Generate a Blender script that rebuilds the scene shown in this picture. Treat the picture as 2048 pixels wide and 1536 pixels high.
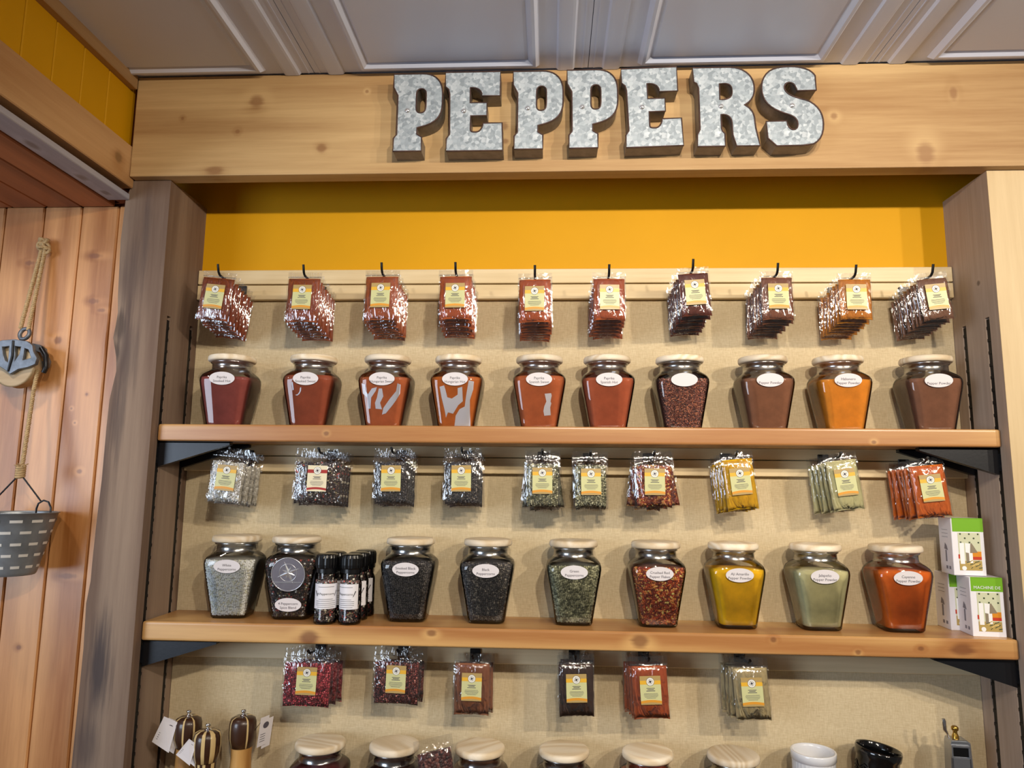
import bpy, bmesh, math, random
from mathutils import Vector, Matrix, noise, Euler

# ------------------------------------------------------------------ clear
for o in list(bpy.data.objects):
    bpy.data.objects.remove(o, do_unlink=True)
scene = bpy.context.scene
COL = scene.collection
random.seed(7)

# ------------------------------------------------------------------ camera
YAW, PITCH, ROLL, FPX = 0.0527, 0.1405, 0.0109, 1425.27
CAM = Vector((-0.0343, -1.4029, 0.2822))
_f = Vector((-math.sin(YAW) * math.cos(PITCH), math.cos(YAW) * math.cos(PITCH), math.sin(PITCH)))
_r0 = Vector((math.cos(YAW), math.sin(YAW), 0))
_u0 = _r0.cross(_f)
_r = _r0 * math.cos(ROLL) + _u0 * math.sin(ROLL)
_u = -_r0 * math.sin(ROLL) + _u0 * math.cos(ROLL)
cam_d = bpy.data.cameras.new('camera')
cam_d.sensor_width = 36.0
cam_d.lens = FPX / 2048 * 36.0
cam_d.clip_start = 0.01
cam = bpy.data.objects.new('camera', cam_d)
COL.objects.link(cam)
cam.matrix_world = Matrix(((_r.x, _u.x, -_f.x, CAM.x), (_r.y, _u.y, -_f.y, CAM.y),
                           (_r.z, _u.z, -_f.z, CAM.z), (0, 0, 0, 1)))
scene.camera = cam

# ------------------------------------------------------------------ world, lights, exposure
world = bpy.data.worlds.new('room_ambience')
scene.world = world
world.use_nodes = True
bg = world.node_tree.nodes['Background']
bg.inputs[0].default_value = (1.0, 0.94, 0.88, 1)
bg.inputs[1].default_value = 0.095

def spot(name, loc, target, power, size_deg, radius, color, blend=1.0):
    d = bpy.data.lights.new(name, 'SPOT')
    d.energy = power
    d.spot_size = math.radians(size_deg)
    d.spot_blend = blend
    d.shadow_soft_size = radius
    d.color = color
    o = bpy.data.objects.new(name, d)
    COL.objects.link(o)
    o.location = loc
    o.rotation_euler = (Vector(target) - Vector(loc)).to_track_quat('-Z', 'Y').to_euler()
    return o

WARM = (1.0, 0.87, 0.70)
# track heads just below the ceiling, positions read from the double shadows on the wall
spot('track_light', (0.39, -1.56, 1.04), (0.15, 0.1, 0.48), 50, 86, 0.022, WARM)
spot('track_light', (0.09, -1.82, 1.04), (-0.05, 0.1, 0.46), 48, 96, 0.022, WARM)
spot('track_light', (1.40, -1.80, 1.04), (0.72, 0.1, 0.58), 66, 92, 0.025, WARM)
spot('track_light', (1.90, -1.80, 1.04), (0.75, 0.1, 0.58), 48, 92, 0.025, WARM)
spot('alcove_downlight', (-1.13, -.45, .862), (-1.10, .0, .05), 8, 120, 0.03, (1.0, .93, .88))
# daylight from the shop window to the left, behind the camera
wd = bpy.data.lights.new('window_daylight', 'AREA')
wd.shape = 'RECTANGLE'
wd.size, wd.size_y = 1.3, 1.5
wd.energy = 50
wd.color = (0.72, 0.84, 1.0)
wo = bpy.data.objects.new('window_daylight', wd)
COL.objects.link(wo)
wo.location = (-2.6, -2.6, 0.35)
wo.rotation_euler = (Vector((-0.3, 0, 0.3)) - Vector(wo.location)).to_track_quat('-Z', 'Y').to_euler()

vs = scene.view_settings
vs.view_transform = 'Standard'
vs.look = 'None'
vs.exposure = 0.0
vs.gamma = 1.0
vs.use_curve_mapping = False
scene.cycles.transparent_max_bounces = 32
scene.cycles.use_adaptive_sampling = True
scene.cycles.adaptive_threshold = 0.05
scene.cycles.max_bounces = 5
scene.cycles.diffuse_bounces = 3
scene.cycles.glossy_bounces = 2

# ------------------------------------------------------------------ helpers
def lin(c):
    if isinstance(c, str):
        c = tuple(int(c[i:i + 2], 16) for i in (0, 2, 4))
    def f(v):
        v = v / 255.0
        return v / 12.92 if v <= 0.04045 else ((v + 0.055) / 1.055) ** 2.4
    return (f(c[0]), f(c[1]), f(c[2]), 1.0)

class MB:
    """collects vertices / faces with a material index"""
    def __init__(self):
        self.v = []; self.f = []; self.m = []; self.s = []
    def add(self, vs, fs, m=0, smooth=False):
        b = len(self.v)
        self.v += [tuple(p) for p in vs]
        for f in fs:
            self.f.append(tuple(b + i for i in f)); self.m.append(m); self.s.append(smooth)
        return self
    def box(self, x0, x1, y0, y1, z0, z1, m=0):
        vs = [(x0, y0, z0), (x1, y0, z0), (x1, y1, z0), (x0, y1, z0), (x0, y0, z1), (x1, y0, z1), (x1, y1, z1), (x0, y1, z1)]
        return self.add(vs, [(0, 3, 2, 1), (4, 5, 6, 7), (0, 1, 5, 4), (1, 2, 6, 5), (2, 3, 7, 6), (3, 0, 4, 7)], m)
    def prism_xz(self, poly, y0, y1, m=0):
        """polygon (x,z) counter-clockwise seen from -Y, extruded from y0 (front) to y1"""
        n = len(poly)
        vs = [(x, y0, z) for x, z in poly] + [(x, y1, z) for x, z in poly]
        fs = [tuple(range(n)), tuple(range(2 * n - 1, n - 1, -1))]
        fs += [(i, n + i, n + (i + 1) % n, (i + 1) % n) for i in range(n)]
        return self.add(vs, fs, m)
    def rings(self, rings, m=0, smooth=True, cap0=True, cap1=True, closed=True):
        n = len(rings[0]); vs = [p for r in rings for p in r]; fs = []
        for k in range(len(rings) - 1):
            for i in range(n if closed else n - 1):
                j = (i + 1) % n
                fs.append((k * n + i, k * n + j, (k + 1) * n + j, (k + 1) * n + i))
        self.add(vs, fs, m, smooth)
        if cap0: self.add(rings[0], [tuple(range(n - 1, -1, -1))], m)
        if cap1: self.add(rings[-1], [tuple(range(n))], m)
        return self
    def lathe(self, prof, n=32, c=(0, 0, 0), m=0, smooth=True, cap0=True, cap1=True):
        rs = [[(c[0] + r * math.cos(2 * math.pi * i / n), c[1] + r * math.sin(2 * math.pi * i / n), c[2] + z) for i in range(n)] for r, z in prof]
        return self.rings(rs, m, smooth, cap0, cap1)
    def tube(self, path, r, n=6, m=0, smooth=True, closed=False):
        path = [Vector(p) for p in path]
        rr = r if isinstance(r, (list, tuple)) else [r] * len(path)
        rs = []; prev = None
        for k, p in enumerate(path):
            if closed: t = path[(k + 1) % len(path)] - path[k - 1]
            else: t = path[min(k + 1, len(path) - 1)] - path[max(k - 1, 0)]
            t.normalize()
            if prev is None:
                a = Vector((0, 0, 1)) if abs(t.z) < 0.9 else Vector((1, 0, 0))
                nx = t.cross(a).normalized()
            else:
                nx = (prev - t * prev.dot(t)).normalized()
            prev = nx; ny = t.cross(nx)
            rs.append([tuple(p + (nx * math.cos(2 * math.pi * i / n) + ny * math.sin(2 * math.pi * i / n)) * rr[k]) for i in range(n)])
        if closed: rs.append(rs[0])
        return self.rings(rs, m, smooth, not closed, not closed)
    def mesh(self, name):
        me = bpy.data.meshes.new(name)
        me.from_pydata(self.v, [], self.f)
        me.polygons.foreach_set('material_index', self.m)
        me.polygons.foreach_set('use_smooth', self.s)
        me.update()
        return me

def link(name, me, mats=None, parent=None, loc=None, rot=None):
    if mats is not None and not me.materials:
        for m in (mats if isinstance(mats, (list, tuple)) else [mats]):
            me.materials.append(m)
    o = bpy.data.objects.new(name, me)
    COL.objects.link(o)
    if parent is not None: o.parent = parent
    if loc: o.location = loc
    if rot: o.rotation_euler = rot
    return o

def build(name, mb, mats, parent=None, loc=None, rot=None, bevel=0, seg=2):
    me = mb.mesh(name)
    if bevel:
        bm = bmesh.new(); bm.from_mesh(me)
        bmesh.ops.remove_doubles(bm, verts=bm.verts, dist=1e-6)
        es = [e for e in bm.edges if len(e.link_faces) == 2 and e.calc_face_angle(0) > 0.6]
        bmesh.ops.bevel(bm, geom=es, offset=bevel, segments=seg, affect='EDGES', profile=0.6)
        bm.to_mesh(me); bm.free()
    return link(name, me, mats, parent, loc, rot)

def thing(name, label, cat, loc=(0, 0, 0), rot=(0, 0, 0), group=None):
    o = bpy.data.objects.new(name, None)
    o.empty_display_size = 0.02
    COL.objects.link(o)
    o.location = loc; o.rotation_euler = rot
    tag(o, label, cat, group)
    return o

def tag(o, label, cat, group=None):
    o['label'] = label; o['category'] = cat
    if group: o['group'] = group
    return o

def struct(o):
    o['kind'] = 'structure'
    return o

# ------------------------------------------------------------------ materials
def newmat(name):
    m = bpy.data.materials.new(name); m.use_nodes = True
    nt = m.node_tree
    return m, nt, nt.nodes['Principled BSDF']

class N:
    def __init__(self, nt): self.nt = nt
    def node(self, t, **kw):
        n = self.nt.nodes.new(t)
        for k, v in kw.items(): setattr(n, k, v)
        return n
    def link(self, a, b): self.nt.links.new(a, b)
    def val(self, sock, v):
        if hasattr(v, 'is_output') or isinstance(v, bpy.types.NodeSocket): self.link(v, sock)
        else: sock.default_value = v
    def math(self, op, a, b=None, clamp=False):
        n = self.node('ShaderNodeMath', operation=op, use_clamp=clamp)
        self.val(n.inputs[0], a)
        if b is not None: self.val(n.inputs[1], b)
        return n.outputs[0]
    def mapr(self, v, a, b, c=0.0, d=1.0, smooth=False):
        n = self.node('ShaderNodeMapRange')
        if smooth: n.interpolation_type = 'SMOOTHSTEP'
        self.val(n.inputs[0], v)
        for i, x in enumerate((a, b, c, d)): n.inputs[i + 1].default_value = x
        return n.outputs[0]
    def mapping(self, vec, scale=(1, 1, 1), loc=(0, 0, 0), rot=(0, 0, 0)):
        n = self.node('ShaderNodeMapping')
        self.link(vec, n.inputs[0])
        n.inputs['Location'].default_value = loc; n.inputs['Rotation'].default_value = rot; n.inputs['Scale'].default_value = scale
        return n.outputs[0]
    def noise(self, vec, scale=1.0, detail=3.0, rough=0.5, dist=0.0):
        n = self.node('ShaderNodeTexNoise')
        self.link(vec, n.inputs['Vector'])
        n.inputs['Scale'].default_value = scale; n.inputs['Detail'].default_value = detail
        n.inputs['Roughness'].default_value = rough; n.inputs['Distortion'].default_value = dist
        return n.outputs['Fac']
    def ramp(self, fac, stops):
        n = self.node('ShaderNodeValToRGB')
        self.link(fac, n.inputs[0])
        el = n.color_ramp.elements
        while len(el) < len(stops): el.new(0.5)
        for e, (p, c) in zip(el, stops):
            e.position = p; e.color = c
        return n.outputs[0]
    def mix(self, fac, a, b, mode='MIX'):
        n = self.node('ShaderNodeMix', data_type='RGBA', blend_type=mode)
        self.val(n.inputs[0], fac); self.val(n.inputs[6], a); self.val(n.inputs[7], b)
        return n.outputs[2]
    def bump(self, h, strength=0.2, dist=0.001):
        n = self.node('ShaderNodeBump')
        n.inputs['Strength'].default_value = strength; n.inputs['Distance'].default_value = dist
        self.link(h, n.inputs['Height'])
        return n.outputs[0]

def plain(name, c, rough=0.5, metal=0.0, coat=0.0, spec=0.5, vary=0.0, vscale=20, bump=0.0, bscale=300, bdist=0.0005, coat_rough=0.05):
    m, nt, p = newmat(name); n = N(nt)
    p.inputs['Roughness'].default_value = rough; p.inputs['Metallic'].default_value = metal
    p.inputs['Coat Weight'].default_value = coat; p.inputs['Coat Roughness'].default_value = coat_rough
    p.inputs['Specular IOR Level'].default_value = spec
    c = lin(c) if isinstance(c, str) else c
    p.inputs['Base Color'].default_value = c
    tc = n.node('ShaderNodeTexCoord').outputs['Object']
    if vary:
        f = n.noise(tc, vscale, 3, 0.6)
        a = tuple(x * (1 - vary) for x in c[:3]) + (1,); b = tuple(min(1, x * (1 + vary)) for x in c[:3]) + (1,)
        n.link(n.ramp(f, [(0.3, a), (0.7, b)]), p.inputs['Base Color'])
    if bump:
        n.link(n.bump(n.noise(tc, bscale, 2), bump, bdist), p.inputs['Normal'])
    return m

def wood(name, c1, c2, axis='X', knots=(), plane='XZ', rough=0.55, rings=5.0, cross=26, along=1.6, bump=0.12,
         cdark='5a3a20', per_object=False, ringmix=0.45, stains=(), stain_c='3a3236', coat=0.0):
    """grain along axis; knots = (a, b, ra, rb) ellipses in the given plane"""
    m, nt, p = newmat(name); n = N(nt)
    p.inputs['Roughness'].default_value = rough
    p.inputs['Coat Weight'].default_value = coat
    p.inputs['Coat Roughness'].default_value = 0.25
    tc = n.node('ShaderNodeTexCoord').outputs['Object']
    vec = tc
    rnd = None
    if per_object:
        oi = n.node('ShaderNodeObjectInfo')
        rnd = oi.outputs['Random']
        cx = n.node('ShaderNodeCombineXYZ')
        k = n.math('MULTIPLY', rnd, 37.0)
        for i in range(3): n.link(k, cx.inputs[i])
        va = n.node('ShaderNodeVectorMath', operation='ADD')
        n.link(tc, va.inputs[0]); n.link(cx.outputs[0], va.inputs[1])
        vec = va.outputs[0]
    ai = 'XYZ'.index(axis)
    s = [cross] * 3; s[ai] = along
    g1 = n.noise(n.mapping(vec, tuple(v * 4 for v in s)), 1.0, 4, 0.65)
    s2 = [cross * 0.28] * 3; s2[ai] = along * 0.55
    low = n.noise(n.mapping(vec, tuple(s2)), 1.0, 1.5, 0.4)
    ph = n.math('MULTIPLY', low, rings * 6.283)
    pa, pb = 'XYZ'.index(plane[0]), 'XYZ'.index(plane[1])
    masks = []
    for (a, b, ra, rb) in knots:
        sc = [0, 0, 0]; lo = [0, 0, 0]
        sc[pa] = 1 / ra; sc[pb] = 1 / rb; lo[pa] = -a / ra; lo[pb] = -b / rb
        ln = n.node('ShaderNodeVectorMath', operation='LENGTH')
        n.link(n.mapping(tc, tuple(sc), tuple(lo)), ln.inputs[0])
        d = ln.outputs['Value']
        d = n.math('ADD', d, n.math('MULTIPLY', n.math('SUBTRACT', g1, 0.5), 1.3))
        ph = n.math('ADD', ph, n.mapr(d, 0.4, 3.0, 1.8, 0.0, True))
        masks.append(n.mapr(d, 0.45, 1.3, 0.8, 0.0, True))
    rg = n.math('ADD', n.math('MULTIPLY', n.math('SINE', ph), 0.5), 0.5)
    v = n.math('ADD', n.math('MULTIPLY', g1, 1 - ringmix), n.math('MULTIPLY', rg, ringmix))
    col = n.ramp(v, [(0.22, lin(c1)), (0.78, lin(c2))])
    if rnd is not None:
        col = n.mix(1.0, col, n.ramp(rnd, [(0, (0.82, 0.80, 0.78, 1)), (1, (1.1, 1.1, 1.1, 1))]), 'MULTIPLY')
    for mk in masks:
        col = n.mix(n.math('MULTIPLY', mk, 0.85), col, lin(cdark))
    for (a, b, ra, rb, st) in stains:
        sc = [0, 0, 0]; lo = [0, 0, 0]
        sc[pa] = 1 / ra; sc[pb] = 1 / rb; lo[pa] = -a / ra; lo[pb] = -b / rb
        ln = n.node('ShaderNodeVectorMath', operation='LENGTH')
        n.link(n.mapping(tc, tuple(sc), tuple(lo)), ln.inputs[0])
        d = n.math('ADD', ln.outputs['Value'], n.math('MULTIPLY', n.math('SUBTRACT', g1, 0.5), 1.6))
        col = n.mix(n.mapr(d, 0.2, 1.15, st, 0.0, True), col, lin(stain_c))
    n.link(col, p.inputs['Base Color'])
    if bump: n.link(n.bump(v, bump, 0.0015), p.inputs['Normal'])
    return m

def burlap_mat():
    m, nt, p = newmat('burlap'); n = N(nt)
    p.inputs['Roughness'].default_value = 0.95; p.inputs['Specular IOR Level'].default_value = 0.1
    tc = n.node('ShaderNodeTexCoord').outputs['Object']
    h = n.math('ADD', n.noise(n.mapping(tc, (420, 1, 90)), 1, 2, .5), n.noise(n.mapping(tc, (90, 1, 420)), 1, 2, .5))
    big = n.noise(n.mapping(tc, (60, 1, 500)), 1, 3, 0.6)
    big2 = n.noise(n.mapping(tc, (500, 1, 60)), 1, 3, 0.6)
    v = n.math('ADD', n.math('MULTIPLY', h, 0.25), n.math('MULTIPLY', n.math('ADD', big, big2), 0.25))
    n.link(n.ramp(v, [(0.25, lin('b8a480')), (0.75, lin('e4d5b4'))]), p.inputs['Base Color'])
    n.link(n.bump(h, 0.35, 0.0008), p.inputs['Normal'])
    return m

def film_mat(name='clear_film', tint=(0.97, 0.975, 0.98, 1), base=0.05, bump=0.5, bscale=90, rough=0.06, ior=1.5, edge=None):
    """thin clear film / glass: lets light straight through, mirrors by Fresnel"""
    m, nt, p = newmat(name); n = N(nt)
    nt.nodes.remove(p)
    out = nt.nodes['Material Output']
    tr = n.node('ShaderNodeBsdfTransparent'); tr.inputs[0].default_value = tint
    gl = n.node('ShaderNodeBsdfGlossy'); gl.inputs['Roughness'].default_value = rough
    fr = n.node('ShaderNodeFresnel'); fr.inputs['IOR'].default_value = ior
    if bump:
        tc = n.node('ShaderNodeTexCoord').outputs['Object']
        b = n.bump(n.noise(n.mapping(tc, (1, 1, 0.45)), bscale, 2, 0.5, 0.8), bump, 0.004)
        n.link(b, gl.inputs['Normal']); n.link(b, fr.inputs['Normal'])
    if edge:
        lw = n.node('ShaderNodeLayerWeight'); lw.inputs['Blend'].default_value = 0.35
        n.link(n.ramp(lw.outputs['Facing'], [(0.90, tint), (1.0, edge)]), tr.inputs[0])
    mx = n.node('ShaderNodeMixShader')
    n.link(n.math('ADD', fr.outputs[0], base, True), mx.inputs[0])
    n.link(tr.outputs[0], mx.inputs[1]); n.link(gl.outputs[0], mx.inputs[2])
    n.link(mx.outputs[0], out.inputs[0])
    return m

def galvanised():
    m, nt, p = newmat('galvanised_steel'); n = N(nt)
    tc = n.node('ShaderNodeTexCoord').outputs['Object']
    vo = n.node('ShaderNodeTexVoronoi'); vo.inputs['Scale'].default_value = 150
    n.link(n.mapping(tc, (1, 0.2, 1), (3, 1, 2)), vo.inputs['Vector'])
    cell = n.node('ShaderNodeSeparateColor'); n.link(vo.outputs['Color'], cell.inputs[0])
    f2 = n.noise(tc, 60, 4, 0.7)
    v = n.math('ADD', n.math('MULTIPLY', cell.outputs[0], 0.6), n.math('MULTIPLY', f2, 0.4))
    n.link(n.ramp(v, [(0.15, lin('8f9aa4')), (0.5, lin('a9b5bf')), (0.9, lin('d4dde5'))]), p.inputs['Base Color'])
    p.inputs['Metallic'].default_value = 0.25
    n.link(n.mapr(cell.outputs[1], 0, 1, 0.28, 0.5), p.inputs['Roughness'])
    n.link(n.bump(v, 0.35, 0.001), p.inputs['Normal'])
    return m

def speckle(name, cols, scale=230, rough=0.5, coat=0.0, bump=0.6):
    """closely packed grains as cells of random colour"""
    m, nt, p = newmat(name); n = N(nt)
    tc = n.node('ShaderNodeTexCoord').outputs['Object']
    vo = n.node('ShaderNodeTexVoronoi'); vo.inputs['Scale'].default_value = scale
    n.link(tc, vo.inputs['Vector'])
    sp = n.node('ShaderNodeSeparateColor'); n.link(vo.outputs['Color'], sp.inputs[0])
    k = len(cols)
    rp = n.node('ShaderNodeValToRGB'); rp.color_ramp.interpolation = 'CONSTANT'
    n.link(sp.outputs[0], rp.inputs[0])
    el = rp.color_ramp.elements
    while len(el) < k: el.new(0.5)
    for i, (pos, c) in enumerate(cols):
        el[i].position = pos; el[i].color = lin(c)
    shade = n.mapr(vo.outputs['Distance'], 0.0, 0.55, 1.0, 0.25)
    n.link(n.mix(1.0, rp.outputs[0], shade, 'MULTIPLY') if False else rp.outputs[0], p.inputs['Base Color'])
    p.inputs['Roughness'].default_value = rough
    p.inputs['Coat Weight'].default_value = coat
    p.inputs['Coat Roughness'].default_value = 0.06
    inv = n.math('SUBTRACT', 1.0, vo.outputs['Distance'])
    n.link(n.bump(inv, bump, 0.004), p.inputs['Normal'])
    return m

def grain_attr(name, rough=0.32):
    """colour of each grain from the mesh's own colour attribute"""
    m, nt, p = newmat(name); n = N(nt)
    a = n.node('ShaderNodeAttribute', attribute_name='grain')
    n.link(a.outputs['Color'], p.inputs['Base Color'])
    p.inputs['Roughness'].default_value = rough
    return m

M = {}
M['yellow'] = plain('yellow_paint', 'd69c02', 0.6, spec=.25, vary=0.03, vscale=4)
M['burlap'] = burlap_mat()
M['header'] = wood('pine_header', 'a57e50', 'cfae7c', 'X',
                   knots=[(-.6565, 1.0814, .016, .016), (-.5112, .9736, .010, .010), (-.8148, 1.0456, .004, .004), (-.6933, 1.0143, .005, .005),
                          (-.736, .928, .02, .010), (-.1297, 1.0174, .009, .009), (-.1272, .9845, .008, .006), (.777, 1.0723, .008, .015),
                          (.5392, 1.028, .008, .008), (.7137, .945, .018, .026), (-.42, 1.10, .004, .004), (.95, 1.0, .004, .004)],
                   rings=4, cross=20, along=0.9, cdark='8a5f3a', ringmix=0.35)
M['header_bottom'] = M['header']
M['post_old'] = wood('weathered_post', '70594a', '98826f', 'Z', rings=4, cross=22, along=1.0, bump=0.3, rough=0.75, cdark='3a2a20',
                     knots=[(-.925, .60, .012, .035), (-.93, .545, .012, .025)],
                     stains=[(-.902, -.08, .028, .13, .85), (-.905, .54, .03, .12, .5), (-.91, .70, .03, .1, .35), (-.915, .40, .02, .09, .45), (-.935, .30, .03, .12, .3), (-.915, -.22, .03, .06, .5), (-.885, .80, .012, .12, .35)])
M['post_inner'] = wood('weathered_inner', '9a8676', 'b8a494', 'Z', rings=4, cross=22, along=1.0, bump=0.25, rough=0.75, ringmix=.25, plane='YZ', cdark='3a2a20', knots=[(.055, .70, .006, .006)])
M['post_new'] = wood('pale_pine_post', 'bfa478', 'd8c096', 'Z', rings=3, cross=18, along=1.0, cdark='9a6a40', ringmix=0.3,
                     knots=[(.925, .06, .012, .012)])
M['plank'] = wood('pine_plank', 'a1642f', 'd89c62', 'Z', rings=5, cross=24, along=1.4, per_object=True, cdark='7a4526',
                  knots=[(-1.01, .76, .016, .006), (-1.155, .745, .012, .006), (-1.075, .575, .009, .008), (-1.10, .55, .005, .007),
                         (-1.005, .66, .014, .006), (-.985, .64, .01, .005), (-1.005, .09, .02, .006), (-1.09, -.05, .006, .005), (-1.0, .30, .006, .005), (-1.03, .43, .003, .003), (-1.0, .46, .003, .003), (-1.02, .40, .003, .003)], rough=0.4, coat=0.25)
M['soffit'] = wood('red_pine_soffit', '8f5432', 'b8744a', 'Y', rings=4, cross=24, along=1.4, per_object=True, plane='XY')
M['groove'] = plain('groove_stain', '6e3418', 0.8)
M['left_beam'] = wood('left_beam_pine', 'b48350', 'd3a876', 'Y', rings=5, cross=20, along=0.9, plane='YZ', cdark='80603a', knots=[(-.06, .94, .012, .014)])
M['left_trim'] = wood('trim_pine', '8a6540', 'b08a5c', 'Y', rings=4, cross=26, along=1.0, plane='YZ')
M['wash'] = wood('whitewashed_board', 'a5a3ae', 'cac9d4', 'Y', rings=3, cross=26, along=1.0, plane='XY', cdark='6e6258',
                 knots=[(-.957, -.25, .009, .022), (-.955, -.115, .008, .02), (-.955, -.04, .008, .015)])
M['shelf'] = wood('oiled_shelf', 'ac7542', 'd8ab6c', 'X', ringmix=.5, rings=4, cross=18, along=0.9, cdark='6d3c22', rough=0.4, coat=0.3,
                  knots=[(-.50, -.018, .018, .014), (-.26, -.004, .010, .006), (.39, -.002, .006, .005), (.545, -.022, .006, .005), (.735, -.013, .022, .012), (.66, -.012, .006, .004),
                         (.14, -.01, .016, .013), (-.485, .381, .006, .005), (.597, .372, .005, .004)])
M['batten'] = wood('pale_batten', 'd6bf92', 'efdcb4', 'X', rings=4, cross=30, along=1.0, ringmix=0.3)
M['ceiling'] = plain('ceiling_white', 'dee5fa', 0.35, vary=0.02, vscale=3)
M['floor'] = wood('floor_boards', '6b4a30', '8f6a48', 'Y', plane='XY')
M['iron'] = plain('black_iron', '14161c', 0.35, metal=0.3, spec=0.6, bump=0.15, bscale=200)
M['black'] = plain('black_hook', '0b0b0d', 0.35)
M['slot'] = plain('slot_dark', '0d0b0a', 0.6)
M['galv'] = galvanised()
M['rust'] = plain('rust_edge', '4a342e', 0.6, metal=0.3, vary=0.35, vscale=60)
M['letter_side'] = plain('dull_steel_side', '7c746c', 0.4, metal=0.3, vary=0.25, vscale=40, bump=0.1, bscale=90)
M['chrome'] = plain('chrome', 'e8e8ea', 0.12, metal=1.0)
M['gem'] = plain('rivet', 'f2f2f4', 0.08, metal=0.8)
M['glass'] = film_mat('jar_glass', (0.97, 0.98, 0.975, 1), 0.02, bump=0, rough=0.02, ior=1.55, edge=(0.22, 0.23, 0.22, 1))
M['neck'] = film_mat('thick_neck_glass', (0.95, 0.96, 0.955, 1), 0.30, bump=0, rough=0.22, ior=1.6)
M['film'] = film_mat('bag_film', (0.96, 0.96, 0.97, 1), 0.12, bump=0.8, bscale=85, rough=0.10, ior=1.5)
M['lid'] = wood('pale_lid', 'e2cdaa', 'f8ecd6', 'X', rings=9, cross=45, along=4, ringmix=0.5, bump=0.05, per_object=True)
M['paper'] = plain('white_paper', 'e4dfe2', 0.6)
M['ink'] = plain('grey_ink', '55505a', 0.7)
M['black_ink'] = plain('black_ink', '1a1a1e', 0.6)
M['label_body'] = plain('label_green', 'cfcf98', 0.35, coat=0.3)
M['label_tan'] = plain('label_tan', 'b59a62', 0.35, coat=0.3)
M['label_gold'] = plain('label_gold', 'e8b53a', 0.35, coat=0.3)
M['label_orange'] = plain('label_orange', 'dd9a34', 0.35, coat=0.3)
M['label_red'] = plain('label_red', 'a8342e', 0.35, coat=0.3)
M['label_cream'] = plain('label_cream', 'e9dfbf', 0.35, coat=0.3)
M['badge'] = plain('badge_white', 'ecebe2', 0.4)
M['rope'] = plain('hemp_rope', 'b89b70', 0.9, vary=0.25, vscale=200)
M['bucket'] = plain('zinc_bucket', '8f959b', 0.36, metal=0.45, vary=0.2, vscale=25)
M['cut_edge'] = plain('bright_slot_edge', 'f2f0ea', 0.4, metal=0.2)
M['wheel_wood'] = wood('pulley_wheel_wood', 'b59a74', 'e0cba6', 'X', rings=3, cross=20, along=2)
M['cast'] = plain('grey_cast_iron', '70757c', 0.45, metal=0.55, vary=0.3, vscale=60, bump=0.2, bscale=150)
M['black_plastic'] = plain('black_plastic', '08080a', 0.3)
M['white_card'] = plain('white_card', 'eceaf0', 0.4)
M['green_print'] = plain('green_print', '76b023', 0.4)
M['zebra_a'] = plain('dark_walnut', '3d2416', 0.35, coat=0.4)
M['zebra_b'] = plain('light_ash', 'd9bd84', 0.35, coat=0.4)
M['mill_wood'] = wood('mill_oak', 'a87438', 'd3a25c', 'Z', rings=4, cross=40, along=3, coat=0.3)
M['ceramic_w'] = plain('white_ceramic', 'e6e8ee', 0.2, coat=0.6)
M['ceramic_k'] = plain('black_ceramic', '0a0b0d', 0.12, coat=0.6)
M['tool_metal'] = plain('brushed_metal', 'a8acb4', 0.25, metal=0.85)
M['brass'] = plain('brass', 'b08a3c', 0.25, metal=0.9)
M['grain'] = grain_attr('peppercorn_grain')
M['medal'] = plain('pewter_medallion', '8d8a96', 0.38, metal=0.55, vary=0.08, vscale=80)
M['medal_hi'] = plain('pewter_raised', 'cfd2d8', 0.25, metal=0.7)

# ------------------------------------------------------------------ setting
ZC = 1.143           # ceiling
D = 0.160            # depth of the niche
XW = 0.84            # half width of the opening
ZF = -1.30           # floor

mb = MB().box(-1.9, 1.6, -2.6, 0.35, ZF - 0.05, ZF)
struct(build('floor', mb, M['floor']))

# ceiling with pressed raised-panel tiles
mb = MB().box(-1.35, 1.6, -2.6, 0.35, ZC + 0.006, ZC + 0.06)
ceil = struct(build('ceiling', mb, M['ceiling']))
def ceiling_tile():
    w, d = 0.578, 0.578
    mb = MB()
    mb.box(0.0008, w - 0.0008, -d + 0.0008, -0.0008, 0.0, 0.006)
    # beads along the two long seams
    for xc in (0.047, w - 0.047):
        prof = [(-.019, 0), (-.015, -.0045), (-.010, -.005), (.010, -.005), (.015, -.0045), (.019, 0)]
        rs = [[(xc + a, -0.0008, b) for a, b in prof], [(xc + a, -d + 0.0008, b) for a, b in prof]]
        n = len(prof)
        mb.add([p for r in rs for p in r], [(i, n + i, n + i + 1, i + 1) for i in range(n - 1)] + [tuple(range(n))], 0)
    for xc in (0.012, w - 0.012):
        mb.box(xc - .0015, xc + .0015, -d + .001, -.001, -.0010, 0.001)
    # raised panel with moulded edge
    def ring(x0, x1, y0, y1, z): return [(x0, y0, z), (x1, y0, z), (x1, y1, z), (x0, y1, z)]
    X0, X1, Y0, Y1 = 0.100, w - 0.100, -d + 0.03, -0.014
    rs = [ring(X0, X1, Y0, Y1, 0), ring(X0 + .008, X1 - .008, Y0 + .008, Y1 - .008, -.010), ring(X0 + .014, X1 - .014, Y0 + .014, Y1 - .014, -.010),
          ring(X0 + .024, X1 - .024, Y0 + .024, Y1 - .024, -.003), ring(X0 + .030, X1 - .030, Y0 + .030, Y1 - .030, -.006)]
    vsx = [p for r in rs for p in r]; fs = []
    for k in range(4):
        for i in range(4):
            j = (i + 1) % 4
            fs.append((k * 4 + i, (k + 1) * 4 + i, (k + 1) * 4 + j, k * 4 + j))
    fs.append((16, 19, 18, 17))
    mb.add(vsx, fs, 0)
    return mb.mesh('ceiling_tile')
tile_me = ceiling_tile()
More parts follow.
